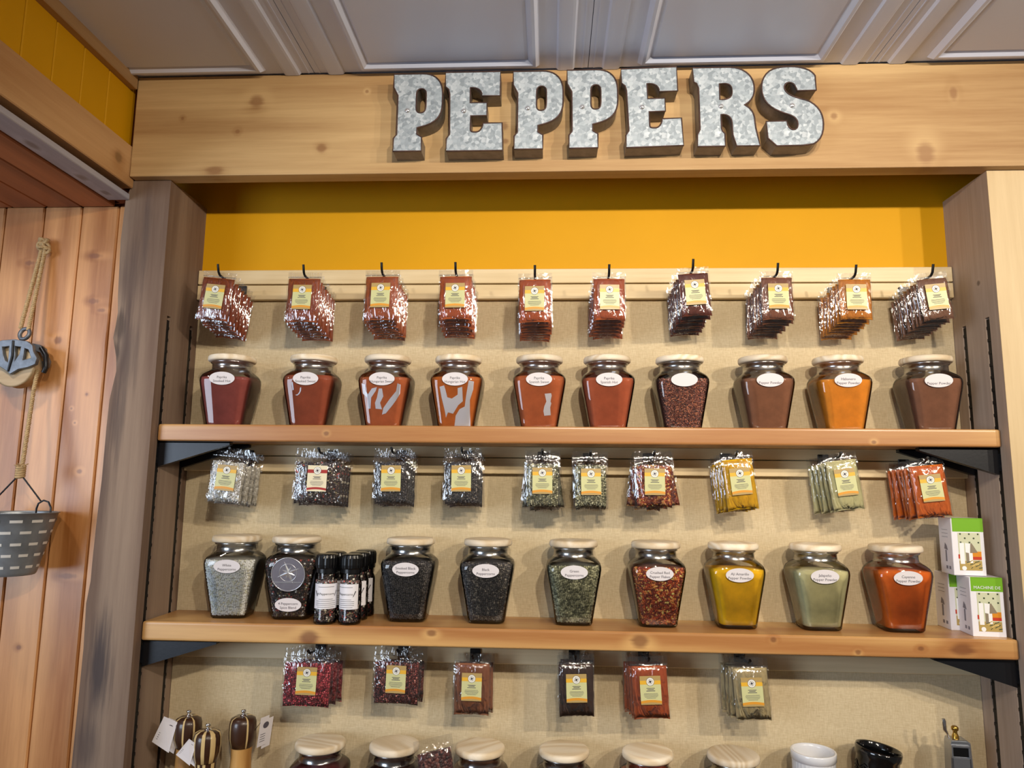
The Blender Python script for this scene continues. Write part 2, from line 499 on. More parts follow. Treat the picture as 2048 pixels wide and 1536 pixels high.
for ix in range(4):
    for iy in range(3):
        link('ceiling_tile', tile_me, M['ceiling'], ceil, (-1.112 + 0.578 * ix, -0.021 - 0.578 * iy, ZC))

# the yellow wall behind the niche, with the burlap board on its lower part
struct(build('wall_back', MB().box(-1.0, 1.0, D, D + 0.06, ZF, ZC), M['yellow']))
tag(build('burlap_panel', MB().box(-XW + .001, XW - .001, D - 0.0044, D - .0004, ZF + .3, 0.692), M['burlap']),
    'tan woven burlap backing panel behind the jars and hanging bags', 'panel')

# alcove to the left: vertical pine planks, soffit boards, yellow boarded wall above a beam
pw = struct(build('wall_alcove', MB().box(-1.75, -0.91, 0.040, 0.075, ZF, 0.93), M['groove']))
xj = [-.894, -.967, -1.050, -1.134, -1.2225, -1.307, -1.39, -1.475, -1.56]
for a, b in zip(xj[:-1], xj[1:]):
    mb = MB().box(b + .0012, a - .0012, 0.028, 0.041, ZF, 0.872)
    build('plank', mb, M['plank'], pw, bevel=0.0025, seg=1)
sf = struct(build('ceiling_alcove', MB().box(-1.75, -0.975, -1.4, 0.041, 0.884, 0.92), M['groove']))
xs = [-.975, -1.050, -1.128, -1.206, -1.284, -1.362, -1.44]
for a, b in zip(xs[:-1], xs[1:]):
    build('soffit_board', MB().box(b + .001, a - .001, -1.4, 0.0275, 0.870, 0.885), M['soffit'], sf, bevel=0.002, seg=1)
tag(build('whitewashed_board', MB().box(-0.974, -0.927, -1.4, -0.001, 0.873, 0.886), M['wash'], bevel=0.0015, seg=1),
    'grey whitewashed board with oval knots under the left beam', 'board')
tag(build('ceiling_beam', MB().box(-0.972, -0.921, -1.4, -0.001, 0.898, 0.986), M['left_beam'], bevel=0.002, seg=1),
    'pine beam running along the left wall towards the viewer', 'beam')
wl = struct(build('wall_left', MB().box(-0.975, -0.944, -1.4, 0.06, 0.90, ZC), M['groove']))
yb = [0.0, -.094, -.172, -.250, -.326, -.404, -.482, -.56, -.64, -.72, -.80, -.88, -.96, -1.04, -1.12, -1.2]
for a, b in zip(yb[:-1], yb[1:]):
    build('wall_board', MB().box(-.945, -.934, b + .0008, a - .0008, .984, ZC), M['yellow'], wl, bevel=0.0018, seg=1)
t = build('trim_1', MB().box(-.936, -.918, -1.4, -.0215, 1.112, ZC - .001), M['left_trim'], bevel=0.0015, seg=1)
struct(t)

# left post: weathered timber with a waney left edge and two routed slots in its inner face
edge = [(-0.923, 0.9165), (-.936, .874), (-.939, .784), (-.934, .663), (-.931, .628), (-.933, .60), (-.936, .575), (-.931, .555), (-.926, .535), (-.923, .505), (-.928, .472), (-.932, .445), (-.933, .388),
        (-.933, .281), (-.936, .193), (-.937, .128), (-.937, .085), (-.942, .042), (-.939, -.042), (-.940, -.145), (-.941, -.226), (-.944, -.5), (-.94, ZF)]
def post(name, outer, inner, sgn, ztop, mat, label, slots, ztop_slot):
    """outer: polyline of the far edge; inner: x of the slotted face"""
    mb = MB()
    di = 0.012
    xi = inner - sgn * di          # back of the slots
    poly = [(x, z) for x, z in outer]
    # core
    if sgn > 0:     # left post, inner face to the right
        pts = [(xi, ZF), (xi, ztop)] + poly
    else:
        pts = [(xi, ztop), (xi, ZF)] + poly
    mb.prism_xz(pts, 0.0, D, 0)
    ys = [0.0]
    for s in slots: ys += [s - .007, s + .007]
    ys += [D]
    x0, x1 = min(xi, inner), max(xi, inner)
    for k in range(0, len(ys), 2):
        mb.box(x0, x1, ys[k], ys[k + 1], ZF, ztop_slot, 0)
    mb.box(x0, x1, 0, D, ztop_slot, ztop, 0)
    o = build(name, mb, mat)
    return tag(o, label, 'post')
post('timber_post', edge, -XW, 1, 0.9165, M['post_old'], 'weathered grey-brown timber post with dark stains left of the shelves', (.034, .130), .628)
rp = post('timber_post', [(1.25, ZF), (1.25, .9165)], XW, -1, 0.9165, M['post_inner'], 'pine post with a pale face right of the shelves', (.037, .117), .624)
build('face_board', MB().box(XW, 1.25, -.0012, 0.0, ZF, .9165), M['post_new'], rp)
for (x, sl, sd, where) in ((-XW, (.034, .130), 1, 'left'), (XW, (.037, .117), -1, 'right')):
    for k, y in enumerate(sl):
        mb = MB(); xa = x - sd * .0115; xb = x - sd * .0022
        mb.box(min(xa, xb), max(xa, xb), y - .0066, y + .0066, ZF + .2, .620)
        z = ZF + .25
        while z < .61:
            c0 = xb; c1 = xb + sd * .0012
            mb.box(min(c0, c1), max(c0, c1), y - .0066, y + .0066, z, z + .006)
            z += .025
        tag(build('shelf_standard', mb, M['slot']), 'black slotted metal standard in the %s groove of the %s post' % (('front', 'rear')[k], where), 'shelf standard')

# header beam
tag(build('header_beam', MB().box(-0.9195, 1.25, -0.020, 0.018, 0.9170, ZC - .002), M['header'], bevel=0.0018, seg=2),
    'knotty pine header beam carrying the metal letters', 'beam')

# ------------------------------------------------------------------ battens, shelves, brackets
def batten(z0, z1, where):
    tag(build('batten', MB().box(-XW + .002, XW - .002, D - .020, D - .0045, z0, z1), M['batten'], bevel=0.0012, seg=1), where, 'batten')
batten(.7285, .7612, 'upper pale batten below the yellow wall strip')
batten(.6925, .7255, 'lower pale batten of the top hook rail')
batten(.3405, .3635, 'upper batten of the hook rail under the upper shelf')
batten(.3055, .3385, 'lower batten of the hook rail under the upper shelf')
batten(-.0535, -.030, 'upper batten of the hook rail under the middle shelf')
batten(-.0865, -.0555, 'lower batten of the hook rail under the middle shelf')

SH1, SH2, SH3 = 0.3865, 0.0070, -0.3940
def shelf(prof, label):
    # profile (y,z) extruded along x
    n = len(prof); mb = MB()
    vsx = [(-XW + .003, y, z) for y, z in prof] + [(XW - .003, y, z) for y, z in prof]
    fs = [tuple(range(n)), tuple(range(2 * n - 1, n - 1, -1))] + [(i, n + i, n + (i + 1) % n, (i + 1) % n) for i in range(n)]
    mb.add(vsx, fs)
    o = build('shelf', mb, M['shelf'], bevel=0.005, seg=3)
    tag(o, label, 'shelf')
    return o
yb_ = D - .0206
shelf([(.020, .364), (.020, .3985), (.040, .3985), (.044, SH1), (yb_, SH1), (yb_, .364)], 'upper oiled wood shelf holding the red and brown spice jars')
shelf([(.020, -.0295), (.020, SH2), (D - .0045, SH2), (D - .0045, -.0295)], 'middle oiled wood shelf holding the peppercorn jars and small boxes')
shelf([(.014, SH3 - .033), (.014, SH3), (D - .0045, SH3), (D - .0045, SH3 - .033)], 'lowest wood shelf carrying the jars cut off by the bottom edge')

def bracket(sx, y, ztop, label):
    mb = MB()
    x0 = sx * (XW - .0015); x1 = sx * (XW - .150)
    poly = [(x0, ztop - .050), (x0, ztop), (x1, ztop), (x1, ztop - .004)]
    if sx < 0: poly = poly[::-1]
    poly = poly if sum((poly[i][0] * poly[(i + 1) % 4][1] - poly[(i + 1) % 4][0] * poly[i][1]) for i in range(4)) > 0 else poly[::-1]
    mb.prism_xz(poly, y - .0015, y + .0015)
    # folded flange along the slope and along the top
    for (a, b) in (((x0, ztop - .050), (x1, ztop - .004)), ((x0, ztop - .0005), (x1, ztop - .0005))):
        q = [(a[0], a[1]), (b[0], b[1]), (b[0], b[1] - .0025), (a[0], a[1] - .0025)]
        if sum((q[i][0] * q[(i + 1) % 4][1] - q[(i + 1) % 4][0] * q[i][1]) for i in range(4)) < 0: q = q[::-1]
        mb.prism_xz(q, y - .0015, y + .014)
    # hooked tab reaching into the slot
    mb.box(min(x0, x0 + sx * .007), max(x0, x0 + sx * .007), y - .0015, y + .0015, ztop - .045, ztop - .012)
    tag(build('shelf_bracket', mb, M['iron']), label, 'bracket')
for (zt, sh) in ((.3638, 'upper'), (-.0297, 'middle')):
    bracket(-1, .034, zt, 'front black triangular bracket under the left end of the %s shelf' % sh)
    bracket(-1, .128, zt, 'rear black triangular bracket under the left end of the %s shelf' % sh)
    bracket(1, .037, zt, 'front black triangular bracket under the right end of the %s shelf' % sh)
    bracket(1, .117, zt, 'rear black triangular bracket under the right end of the %s shelf' % sh)

# ------------------------------------------------------------------ PEPPERS letters
def path(items, k=9):
    pts = []
    for it in items:
        if it[0] == 'c':
            p0 = Vector(pts[-1]); a, b, c = Vector(it[1]), Vector(it[2]), Vector(it[3])
            for i in range(1, k + 1):
                t = i / k
                q = p0 * (1 - t) ** 3 + a * 3 * t * (1 - t) ** 2 + b * 3 * t * t * (1 - t) + c * t ** 3
                pts.append((q.x, q.y))
        else: pts.append(it)
    return pts
GL = {}
GL['P'] = ([(0, 1), (.38, 1), ('c', (.55, 1), (.655, .91), (.66, .74)), (.66, .60), ('c', (.655, .42), (.56, .34), (.33, .30)), (.33, .215), (.395, .175), (.395, 0), (.02, 0), (.02, .165), (.06, .215), (.06, .72), (.02, .79), (0, .83)],
           [[(.31, .74), ('c', (.31, .825), (.44, .825), (.44, .74)), (.44, .60), ('c', (.44, .50), (.41, .495), (.37, .49)), ('c', (.33, .49), (.31, .51), (.31, .56))]], (.195, .52))
GL['E'] = ([(0, 1), (.72, 1), (.72, .69), (.485, .69), ('c', (.475, .77), (.43, .795), (.33, .80)), (.33, .605), (.55, .605), (.55, .44), (.34, .44), (.34, .27), ('c', (.34, .235), (.37, .235), (.42, .235)), ('c', (.47, .24), (.495, .29), (.505, .345)), (.75, .345), (.76, 0), (.03, 0), (.03, .155), (.07, .21), (.06, .72), (.045, .78), (.0, .82)], [], (.25, .50))
GL['R'] = ([(0, 1), (.48, 1), ('c', (.67, .99), (.79, .88), (.785, .72)), ('c', (.785, .62), (.73, .55), (.65, .515)), ('c', (.73, .48), (.775, .41), (.775, .32)), (.785, .22), (.83, 0), (.535, 0), (.49, .14), (.485, .29), ('c', (.48, .37), (.43, .40), (.35, .40)), (.35, .22), (.36, .19), (.39, .155), (.39, 0), (.04, 0), (.04, .15), (.075, .21), (.07, .74), (.045, .80), (.01, .82)],
           [[(.34, .79), (.41, .79), ('c', (.49, .785), (.50, .74), (.50, .69)), ('c', (.50, .61), (.45, .585), (.34, .585))]], (.35, .50))
_S = [(1860, 232), (1866, 435), (1600, 440), (1590, 415), (1560, 345), (1500, 315), (1440, 335), (1415, 390), (1440, 450), (1500, 500), (1620, 545), (1750, 580), (1850, 650), (1920, 750), (1945, 870), (1930, 1020), (1870, 1130), (1760, 1195), (1280, 1200), (1160, 1090), (1145, 860), (1430, 855), (1450, 930), (1490, 975), (1540, 980), (1580, 950), (1588, 880), (1560, 820), (1500, 780), (1380, 740), (1250, 680), (1150, 590), (1105, 480), (1098, 370), (1120, 270), (1190, 170), (1300, 115), (1450, 95), (1620, 100), (1760, 140), (1830, 190)]
_S = [((x - 1095) / 1105, (1200 - y) / 1105) for x, y in _S]
_corner = {0, 1, 2, 18, 19, 20, 21}
_S2 = []
for i, p in enumerate(_S):
    if i in _corner: _S2.append(p); continue
    a = _S[i - 1]; b = _S[(i + 1) % len(_S)]
    _S2 += [(p[0] * .75 + a[0] * .25, p[1] * .75 + a[1] * .25), (p[0] * .75 + b[0] * .25, p[1] * .75 + b[1] * .25)]
GL['S'] = (_S2, [], (.38, .50))

def letter_meshes(ch):
    outl, holes, gem = GL[ch]
    loops = [path(outl)] + [path(h) for h in holes]
    cu = bpy.data.curves.new('glyph', 'CURVE'); cu.dimensions = '2D'; cu.fill_mode = 'FRONT'
    for lp in loops:
        sp = cu.splines.new('POLY'); sp.points.add(len(lp) - 1)
        for q, (x, y) in zip(sp.points, lp): q.co = (x, y, 0, 1)
        sp.use_cyclic_u = True
    ob = bpy.data.objects.new('glyph', cu); COL.objects.link(ob)
    dg = bpy.context.evaluated_depsgraph_get()
    face = bpy.data.meshes.new_from_object(ob.evaluated_get(dg))
    bpy.data.objects.remove(ob)
    face.transform(Matrix(((1, 0, 0, 0), (0, 0, -1, 0), (0, 1, 0, 0), (0, 0, 0, 1))))   # into XZ, facing -Y
    return face, loops, gem
LH = 0.167; LD = 0.042
letters = [('P', -.3531, .9441, .167, 0), ('E', -.2472, .9430, .170, 0), ('P', -.1091, .9450, .167, 0), ('P', .0004, .9455, .167, 0.3), ('E', .1120, .9450, .168, 1.5), ('R', .2500, .9455, .167, 0), ('S', .3835, .9445, .167, 0)]
lab = ['first metal letter P of the sign, far left', 'first metal letter E, between the first two P letters', 'second metal letter P, after the first E', 'third metal letter P, left of the second E',
       'second metal letter E, slightly tilted, before the R', 'galvanized metal letter R on the header beam', 'galvanized metal letter S ending the sign']
cache = {}
for (ch, x, z, h, rot), lb in zip(letters, lab):
    if ch not in cache: cache[ch] = letter_meshes(ch)
    face0, loops, gem = cache[ch]
    root = thing('metal_letter', lb, 'letter', (x, -.0205, z), (0, math.radians(-rot), 0), 'galvanized letters on the header')
    fme = face0.copy(); fme.transform(Matrix.Diagonal((h * .915, 1, h, 1)))
    fme.materials.clear()
    f = link('face', fme, M['galv'], root, (0, -LD, 0))
    f.data.validate()
    sm = MB(); rm = MB()
    for lp in loops:
        n = len(lp)
        P = [(a * h * .915, b * h) for a, b in lp]
        vsx = [(a, -LD, b) for a, b in P] + [(a, 0, b) for a, b in P]
        sm.add(vsx, [(i, (i + 1) % n, n + (i + 1) % n, n + i) for i in range(n)])
        rm.tube([(a, -LD, b) for a, b in P], .0016, 5, closed=True)
    build('side_wall', sm, M['letter_side'], root)
    build('rusty_rim', rm, M['rust'], root)
    gm = MB().rings([[(gem[0] * h * .915 + r * math.cos(2 * math.pi * i / 16), -LD - d, gem[1] * h + r * math.sin(2 * math.pi * i / 16)) for i in range(16)] for r, d in ((.0055, 0), (.0052, .0018), (.0035, .0034), (.001, .004))], 0, True, False, True)
    build('rivet', gm, M['gem'], root)

# ------------------------------------------------------------------ text
def text_mesh(body, size, cache={}):
    key = (body, size)
    if key in cache: return cache[key]
    cu = bpy.data.curves.new('lettering', 'FONT')
    cu.body = body; cu.size = size; cu.align_x = 'CENTER'; cu.align_y = 'CENTER'; cu.resolution_u = 2
    ob = bpy.data.objects.new('lettering', cu); COL.objects.link(ob)
    dg = bpy.context.evaluated_depsgraph_get()
    me = bpy.data.meshes.new_from_object(ob.evaluated_get(dg))
    bpy.data.objects.remove(ob)
    me.transform(Matrix.Rotation(math.pi / 2, 4, 'X'))
    me.materials.clear()
    cache[key] = me
    return me
JAR_TXT = [['Paprika', 'Smoked Hot'], ['Paprika', 'Smoked Sweet'], ['Paprika', 'Hungarian Sweet'], ['Paprika', 'Hungarian Hot'], ['Paprika', 'Spanish Sweet'], ['Paprika', 'Spanish Hot'], [], ['', 'Pepper Powder'], ['Habanero', 'Pepper Powder'], ['', 'Pepper Powder'],
           ['White', 'Peppercorns'], ['4 Peppercorn', 'Spice Blend'], ['Smoked Black', 'Peppercorns'], ['Black', 'Peppercorns'], ['Green', 'Peppercorns'], ['Crushed Red', 'Pepper Flakes'], ['Aji Amarillo', 'Pepper Powder'], ['Jalape\u00f1o', 'Pepper Powder'], ['Cayenne', 'Pepper Powder']]
for tt in JAR_TXT:
    for s_ in tt:
        if s_: text_mesh(s_, .0072)

# ------------------------------------------------------------------ grains
def _ball():
    v = [Vector(p) for p in ((1, 0, 0), (-1, 0, 0), (0, 1, 0), (0, -1, 0), (0, 0, 1), (0, 0, -1))]
    f = [(0, 2, 4), (2, 1, 4), (1, 3, 4), (3, 0, 4), (2, 0, 5), (1, 2, 5), (3, 1, 5), (0, 3, 5)]
    mid = {}; out = []
    def md(a, b):
        k = (min(a, b), max(a, b))
        if k not in mid:
            v.append(((v[a] + v[b]) / 2).normalized()); mid[k] = len(v) - 1
        return mid[k]
    for a, b, c in f:
        ab, bc, ca = md(a, b), md(b, c), md(c, a)
        out += [(a, ab, ca), (ab, b, bc), (ca, bc, c), (ab, bc, ca)]
    return [tuple(p) for p in v], out
BV, BF = _ball()
import numpy as np
_bv = np.array(BV); _bf = np.array(BF)
def grains(name, items, parent, flat=False, mat='grain'):
    """items: (x,y,z, radius, rgba); one mesh of many small grains"""
    k = len(items); nv = len(BV)
    pos = np.array([i[:3] for i in items]); rad = np.array([i[3] for i in items]); col = np.array([i[4] for i in items])
    rs = np.random.RandomState(k)
    if flat:
        sc = np.stack([rs.uniform(.9, 1.7, k), rs.uniform(.25, .45, k), rs.uniform(.5, 1.1, k)], 1)
        V = _bv[None] * sc[:, None, :]
        ang = rs.uniform(0, 6.28, k); c, s = np.cos(ang)[:, None], np.sin(ang)[:, None]
        x, z = V[..., 0] * c - V[..., 2] * s, V[..., 0] * s + V[..., 2] * c
        V = np.stack([x, V[..., 1], z], -1)
    else:
        V = np.repeat(_bv[None], k, 0)
    V = V * rad[:, None, None] + pos[:, None, :]
    F = (_bf[None] + (np.arange(k) * nv)[:, None, None]).reshape(-1, 3)
    me = bpy.data.meshes.new(name)
    me.vertices.add(k * nv); me.vertices.foreach_set('co', V.reshape(-1).astype(np.float32))
    me.loops.add(len(F) * 3); me.loops.foreach_set('vertex_index', F.reshape(-1).astype(np.int32))
    me.polygons.add(len(F)); me.polygons.foreach_set('loop_start', (np.arange(len(F)) * 3).astype(np.int32))
    me.polygons.foreach_set('use_smooth', np.ones(len(F), dtype=bool))
    me.update(calc_edges=True)
    at = me.color_attributes.new('grain', 'FLOAT_COLOR', 'POINT')
    at.data.foreach_set('color', np.repeat(col, nv, 0).reshape(-1).astype(np.float32))
    o = link(name, me, M[mat], parent)
    o['kind'] = 'stuff'
    return o
PAL = {
    'white': [('d2cec2', 5), ('c0bbae', 4), ('a8a395', 3), ('e2dfd6', 2)],
    'mix': [('3c3434', 6), ('4a3a35', 5), ('2a2526', 4), ('d8d0bc', 1.2), ('8a423c', .8), ('6e664e', 1.2)],
    'smoked': [('423e3e', 6), ('4c4744', 4), ('333031', 4)],
    'black': [('4a4644', 5), ('383536', 5), ('6c655e', 2)],
    'green': [('7a7862', 5), ('66654f', 4), ('8e8c74', 2), ('4a4a3a', 3)],
    'crushed': [('84351f', 6), ('a0522a', 4), ('cf9a5a', 2.4), ('642619', 5), ('bb763c', 2)],
    'chipotle': [('683a2e', 6), ('522c24', 5), ('86543e', 2.5), ('3a2020', 3)],
    'pink': [('8a2f38', 6), ('a24a50', 3), ('681e28', 4)],
    'sichuan': [('6c3834', 5), ('4e2626', 5), ('9a645a', 2), ('341a1a', 2)],
}
PALL = {k: ([lin(c) for c, w in v], [w for c, w in v]) for k, v in PAL.items()}
def gcol(key, rng):
    c, w = PALL[key]; b = rng.choices(c, w)[0]; s = rng.uniform(.75, 1.25) * (2.3 if key in ('white', 'green', 'chipotle', 'mix') else 1.9)
    return (min(.9, b[0] * s), min(.9, b[1] * s), min(.9, b[2] * s), 1)
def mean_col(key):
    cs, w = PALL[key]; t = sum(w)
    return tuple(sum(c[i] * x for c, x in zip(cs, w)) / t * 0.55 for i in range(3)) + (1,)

# ------------------------------------------------------------------ jars
JR = [(0.000, .0325, .0300, 4), (.0015, .0355, .0325, 5), (.005, .0375, .0343, 5.5), (.012, .0385, .0350, 5.5), (.040, .0434, .0392, 5.5), (.070, .0488, .0436, 5.5), (.098, .0538, .0478, 5.5), (.108, .0553, .0490, 5.2),
      (.115, .0554, .0488, 4.6), (.121, .0535, .0472, 3.8), (.126, .0495, .0450, 3.0), (.130, .0450, .0432, 2.4), (.1325, .0425, .0420, 2.05), (.1345, .0410, .0410, 2), (.140, .0404, .0404, 2), (.146, .0404, .0404, 2), (.1475, .0432, .0432, 2), (.1495, .0438, .0438, 2), (.1510, .0430, .0430, 2)]
def sring(z, a, b, e, n=44, dx=0):
    out = []
    for i in range(n):
        t = 2 * math.pi * (i + .5) / n
        c, s = math.cos(t), math.sin(t)
        out.append((a * math.copysign(abs(c) ** (2 / e), c), b * math.copysign(abs(s) ** (2 / e), s), z))
    return out
def jr_at(z):
    for p, q in zip(JR[:-1], JR[1:]):
        if p[0] <= z <= q[0]:
            t = (z - p[0]) / (q[0] - p[0])
            return tuple(p[i] + (q[i] - p[i]) * t for i in range(1, 4))
    return JR[-1][1:]
jar_me = MB().rings([sring(*r) for r in JR if r[0] <= .1326], 0, True, True, False).mesh('glass_body')
neck_me = MB().rings([sring(*r) for r in JR if r[0] >= .1324] , 0, True, False, False).mesh('glass_neck')
lid_me = MB().lathe([(.043, .1515), (.0475, .1518), (.0492, .1535), (.0497, .1565), (.0494, .1605), (.0478, .1635), (.0440, .1648), (.02, .1652)], 48).mesh('wooden_lid')
_cm = {}
def contents_mesh(fill, ins=.0022, sid=.0028):
    k = (fill, ins)
    if k not in _cm:
        zs = [.007, .009, .014, .04, .07, .098] + ([.108] if fill > .108 else []) + ([.115] if fill > .115 else []) + [fill]
        rs = []
        for i, z in enumerate(zs):
            a, b, e = jr_at(z)
            g = .004 if i == 0 else 0
            rs.append(sring(z, a - sid - g, b - ins - g, e))
        a, b, e = jr_at(fill)
        rs.append(sring(fill + .002, (a - sid) * .6, (b - ins) * .6, 2.5))
        me = MB().rings(rs, 0, True, True, True).mesh('contents')
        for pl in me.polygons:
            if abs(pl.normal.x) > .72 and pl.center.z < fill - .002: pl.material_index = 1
        _cm[k] = me
    return _cm[k]
oval_me = {}
def oval(w, h, th=.0006, n=36):
    k = (w, h)
    if k not in oval_me:
        f = [(w / 2 * math.cos(2 * math.pi * i / n), h / 2 * math.sin(2 * math.pi * i / n)) for i in range(n)]
        oval_me[k] = MB().prism_xz(f, -th, 0).mesh('oval_label')
    return oval_me[k]
TH = math.atan(.145)
def face_pt(z, off=.0):
    return -(jr_at(z)[1] + off)
POWDER = {}
def powder_mat(c, coat=0.0):
    k = (c, coat)
    if k not in POWDER:
        POWDER[k] = plain('powder_' + c, tuple(min(.92, v * g) for v, g in zip(lin(c)[:3], (1.5, 1.5, 1.5))) + (1,), 0.85 if not coat else 0.7, vary=0.10, vscale=60, bump=0.25, bscale=260, coat=coat, spec=0.2)
    return POWDER[k]
M['side_gap'] = plain('dusty_side_pane', '8d887c', 0.28, metal=0.75, vary=.15, vscale=50)  # grey-tan metal on the contents' sides, paints in the glass's inner reflection
M['airgap'] = plain('bare_glass_gap', 'e8e4ee', 0.4, metal=0.7)  # pale metal standing in for room light mirrored at gaps in the powder
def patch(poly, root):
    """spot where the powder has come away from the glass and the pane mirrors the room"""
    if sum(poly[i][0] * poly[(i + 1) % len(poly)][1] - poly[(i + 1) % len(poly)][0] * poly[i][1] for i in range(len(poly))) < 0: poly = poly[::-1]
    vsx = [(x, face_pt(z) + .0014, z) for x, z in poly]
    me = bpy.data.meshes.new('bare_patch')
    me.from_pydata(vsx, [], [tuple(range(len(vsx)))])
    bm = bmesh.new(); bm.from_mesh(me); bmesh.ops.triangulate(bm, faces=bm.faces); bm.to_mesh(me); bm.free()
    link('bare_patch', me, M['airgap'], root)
def jar(x, y, z, rot, label, fill, kind, val, txt, group, lab_z=.1055, seed=0, patches=(), detail=True):
    rng = random.Random(seed)
    root = thing('spice_jar', label, 'jar', (x, y, z), (0, 0, math.radians(rot)), group)
    link('glass_body', jar_me, M['glass'], root)
    link('glass_neck', neck_me, M['neck'], root)
    link('wooden_lid', lid_me, M['lid'], root, rot=(0, 0, rng.uniform(0, 6.28)))
    if kind == 'powder':
        c = contents_mesh(fill + .003).copy(); c.materials.clear()
        link('contents', c, [powder_mat(val), M['side_gap']], root)
    else:
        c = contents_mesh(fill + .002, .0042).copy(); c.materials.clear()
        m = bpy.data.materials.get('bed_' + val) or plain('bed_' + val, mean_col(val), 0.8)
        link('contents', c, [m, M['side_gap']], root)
        if detail:
            r0 = {'crushed': .0024, 'chipotle': .0017}.get(val, .00235)
            st = r0 * 1.62
            items = []; zz = .0085
            while zz < fill + .002:
                a, b, e = jr_at(zz); a -= .0042; b -= .0036
                ring = sring(zz, a, b, e, 240)
                acc = rng.uniform(0, st); last = None
                for q in ring + [ring[0]]:
                    sg = 0 if last is None else math.hypot(q[0] - last[0], q[1] - last[1])
                    p0, last = last, q
                    acc += sg; q1 = q
                    while acc >= st and sg > 0:
                        acc -= st
                        ft = min(1, acc / sg); q = (q1[0] + (p0[0] - q1[0]) * ft, q1[1] + (p0[1] - q1[1]) * ft)
                        if q[1] < -.01 and abs(q[0]) < a * .955:
                            j = lambda s: rng.uniform(-s, s)
                            items.append((q[0] + j(.0004), q[1] + j(.0006), zz + j(.0009), r0 * rng.uniform(.82, 1.12), gcol(val, rng)))
                zz += st * .88
            grains('peppercorns' if val not in ('crushed', 'chipotle') else 'pepper_flakes', items, root, flat=val in ('crushed', 'chipotle'))
    if txt is not None:
        lb = link('oval_label', oval(.0535, .0275), M['paper'], root, (0, face_pt(lab_z, .0012), lab_z), (TH if lab_z < .112 else TH, 0, 0))
        yy = [.0022, -.0058]
        for s_, dz in zip(txt, yy):
            if s_:
                link('lettering', text_mesh(s_, .0072), M['ink'], lb, (0, -.0009, dz))
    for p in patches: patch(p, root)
    return root

def px(poly, cx, cy, k, cz=.1055): return [((a - cx) / k, cz - (b - cy) / k) for a, b in poly]
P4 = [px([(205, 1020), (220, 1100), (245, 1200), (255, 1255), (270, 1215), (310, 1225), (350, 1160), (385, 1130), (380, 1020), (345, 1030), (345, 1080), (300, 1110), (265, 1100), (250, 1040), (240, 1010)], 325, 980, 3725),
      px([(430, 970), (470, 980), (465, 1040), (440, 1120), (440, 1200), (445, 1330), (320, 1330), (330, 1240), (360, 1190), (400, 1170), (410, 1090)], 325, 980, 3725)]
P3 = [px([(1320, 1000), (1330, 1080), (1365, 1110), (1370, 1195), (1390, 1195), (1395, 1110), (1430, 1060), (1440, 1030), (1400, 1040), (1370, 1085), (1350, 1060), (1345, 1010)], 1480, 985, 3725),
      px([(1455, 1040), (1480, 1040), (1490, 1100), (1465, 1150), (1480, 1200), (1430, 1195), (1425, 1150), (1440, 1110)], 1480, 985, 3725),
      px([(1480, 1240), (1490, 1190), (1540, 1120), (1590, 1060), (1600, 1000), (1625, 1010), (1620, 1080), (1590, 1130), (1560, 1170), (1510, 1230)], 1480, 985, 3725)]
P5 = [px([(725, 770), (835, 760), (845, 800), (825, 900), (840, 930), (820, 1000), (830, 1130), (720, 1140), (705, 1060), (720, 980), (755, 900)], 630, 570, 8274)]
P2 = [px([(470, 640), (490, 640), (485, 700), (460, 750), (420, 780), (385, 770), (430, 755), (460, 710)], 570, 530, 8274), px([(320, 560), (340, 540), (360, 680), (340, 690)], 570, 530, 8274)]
JX1 = [-.7224, -.5423, -.3807, -.2283, -.0551, .0876, .2393, .4111, .5646, .7426]
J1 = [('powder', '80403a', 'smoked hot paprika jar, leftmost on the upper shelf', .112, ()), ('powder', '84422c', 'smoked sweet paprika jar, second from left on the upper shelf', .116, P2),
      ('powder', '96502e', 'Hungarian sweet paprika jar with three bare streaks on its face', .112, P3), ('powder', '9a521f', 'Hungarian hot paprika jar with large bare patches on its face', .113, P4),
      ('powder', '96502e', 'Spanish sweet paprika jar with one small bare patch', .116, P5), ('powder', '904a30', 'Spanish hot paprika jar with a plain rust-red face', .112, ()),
      ('grain', 'chipotle', 'jar of coarse dark reddish brown chili flakes on the upper shelf', .112, ()), ('powder', '704a36', 'jar of brown powder between the dark flakes and the orange powder', .112, ()),
      ('powder', 'b47222', 'jar of golden orange habanero powder on the upper shelf', .110, ()), ('powder', '6e4a38', 'jar of grey-brown powder, rightmost on the upper shelf', .113, ())]
for i, (x, (kd, v, lb, fill, pt)) in enumerate(zip(JX1, J1)):
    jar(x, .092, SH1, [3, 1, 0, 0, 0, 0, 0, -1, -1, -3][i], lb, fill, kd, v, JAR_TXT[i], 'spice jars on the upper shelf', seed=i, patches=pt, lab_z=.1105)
JX2 = [-.6879, -.5602, -.3196, -.1589, .0164, .1836, .3388, .5013, .6590]
J2 = [('grain', 'white', 'jar of white peppercorns, leftmost on the middle shelf', .116), ('grain', 'mix', 'jar of mixed peppercorns with a round pewter compass medallion', .120), ('grain', 'smoked', 'jar of smoked black peppercorns right of the grinder bottles', .118),
      ('grain', 'black', 'jar of black peppercorns in the middle of the middle shelf', .118), ('grain', 'green', 'jar of green peppercorns on the middle shelf', .114), ('grain', 'crushed', 'jar of crushed red pepper flakes on the middle shelf', .113),
      ('powder', 'c49a12', 'jar of bright yellow aji amarillo powder', .111), ('powder', 'a8a27c', 'jar of pale green jalapeno powder', .111), ('powder', 'b4581a', 'jar of orange cayenne powder, rightmost on the middle shelf', .113)]
jars2 = []
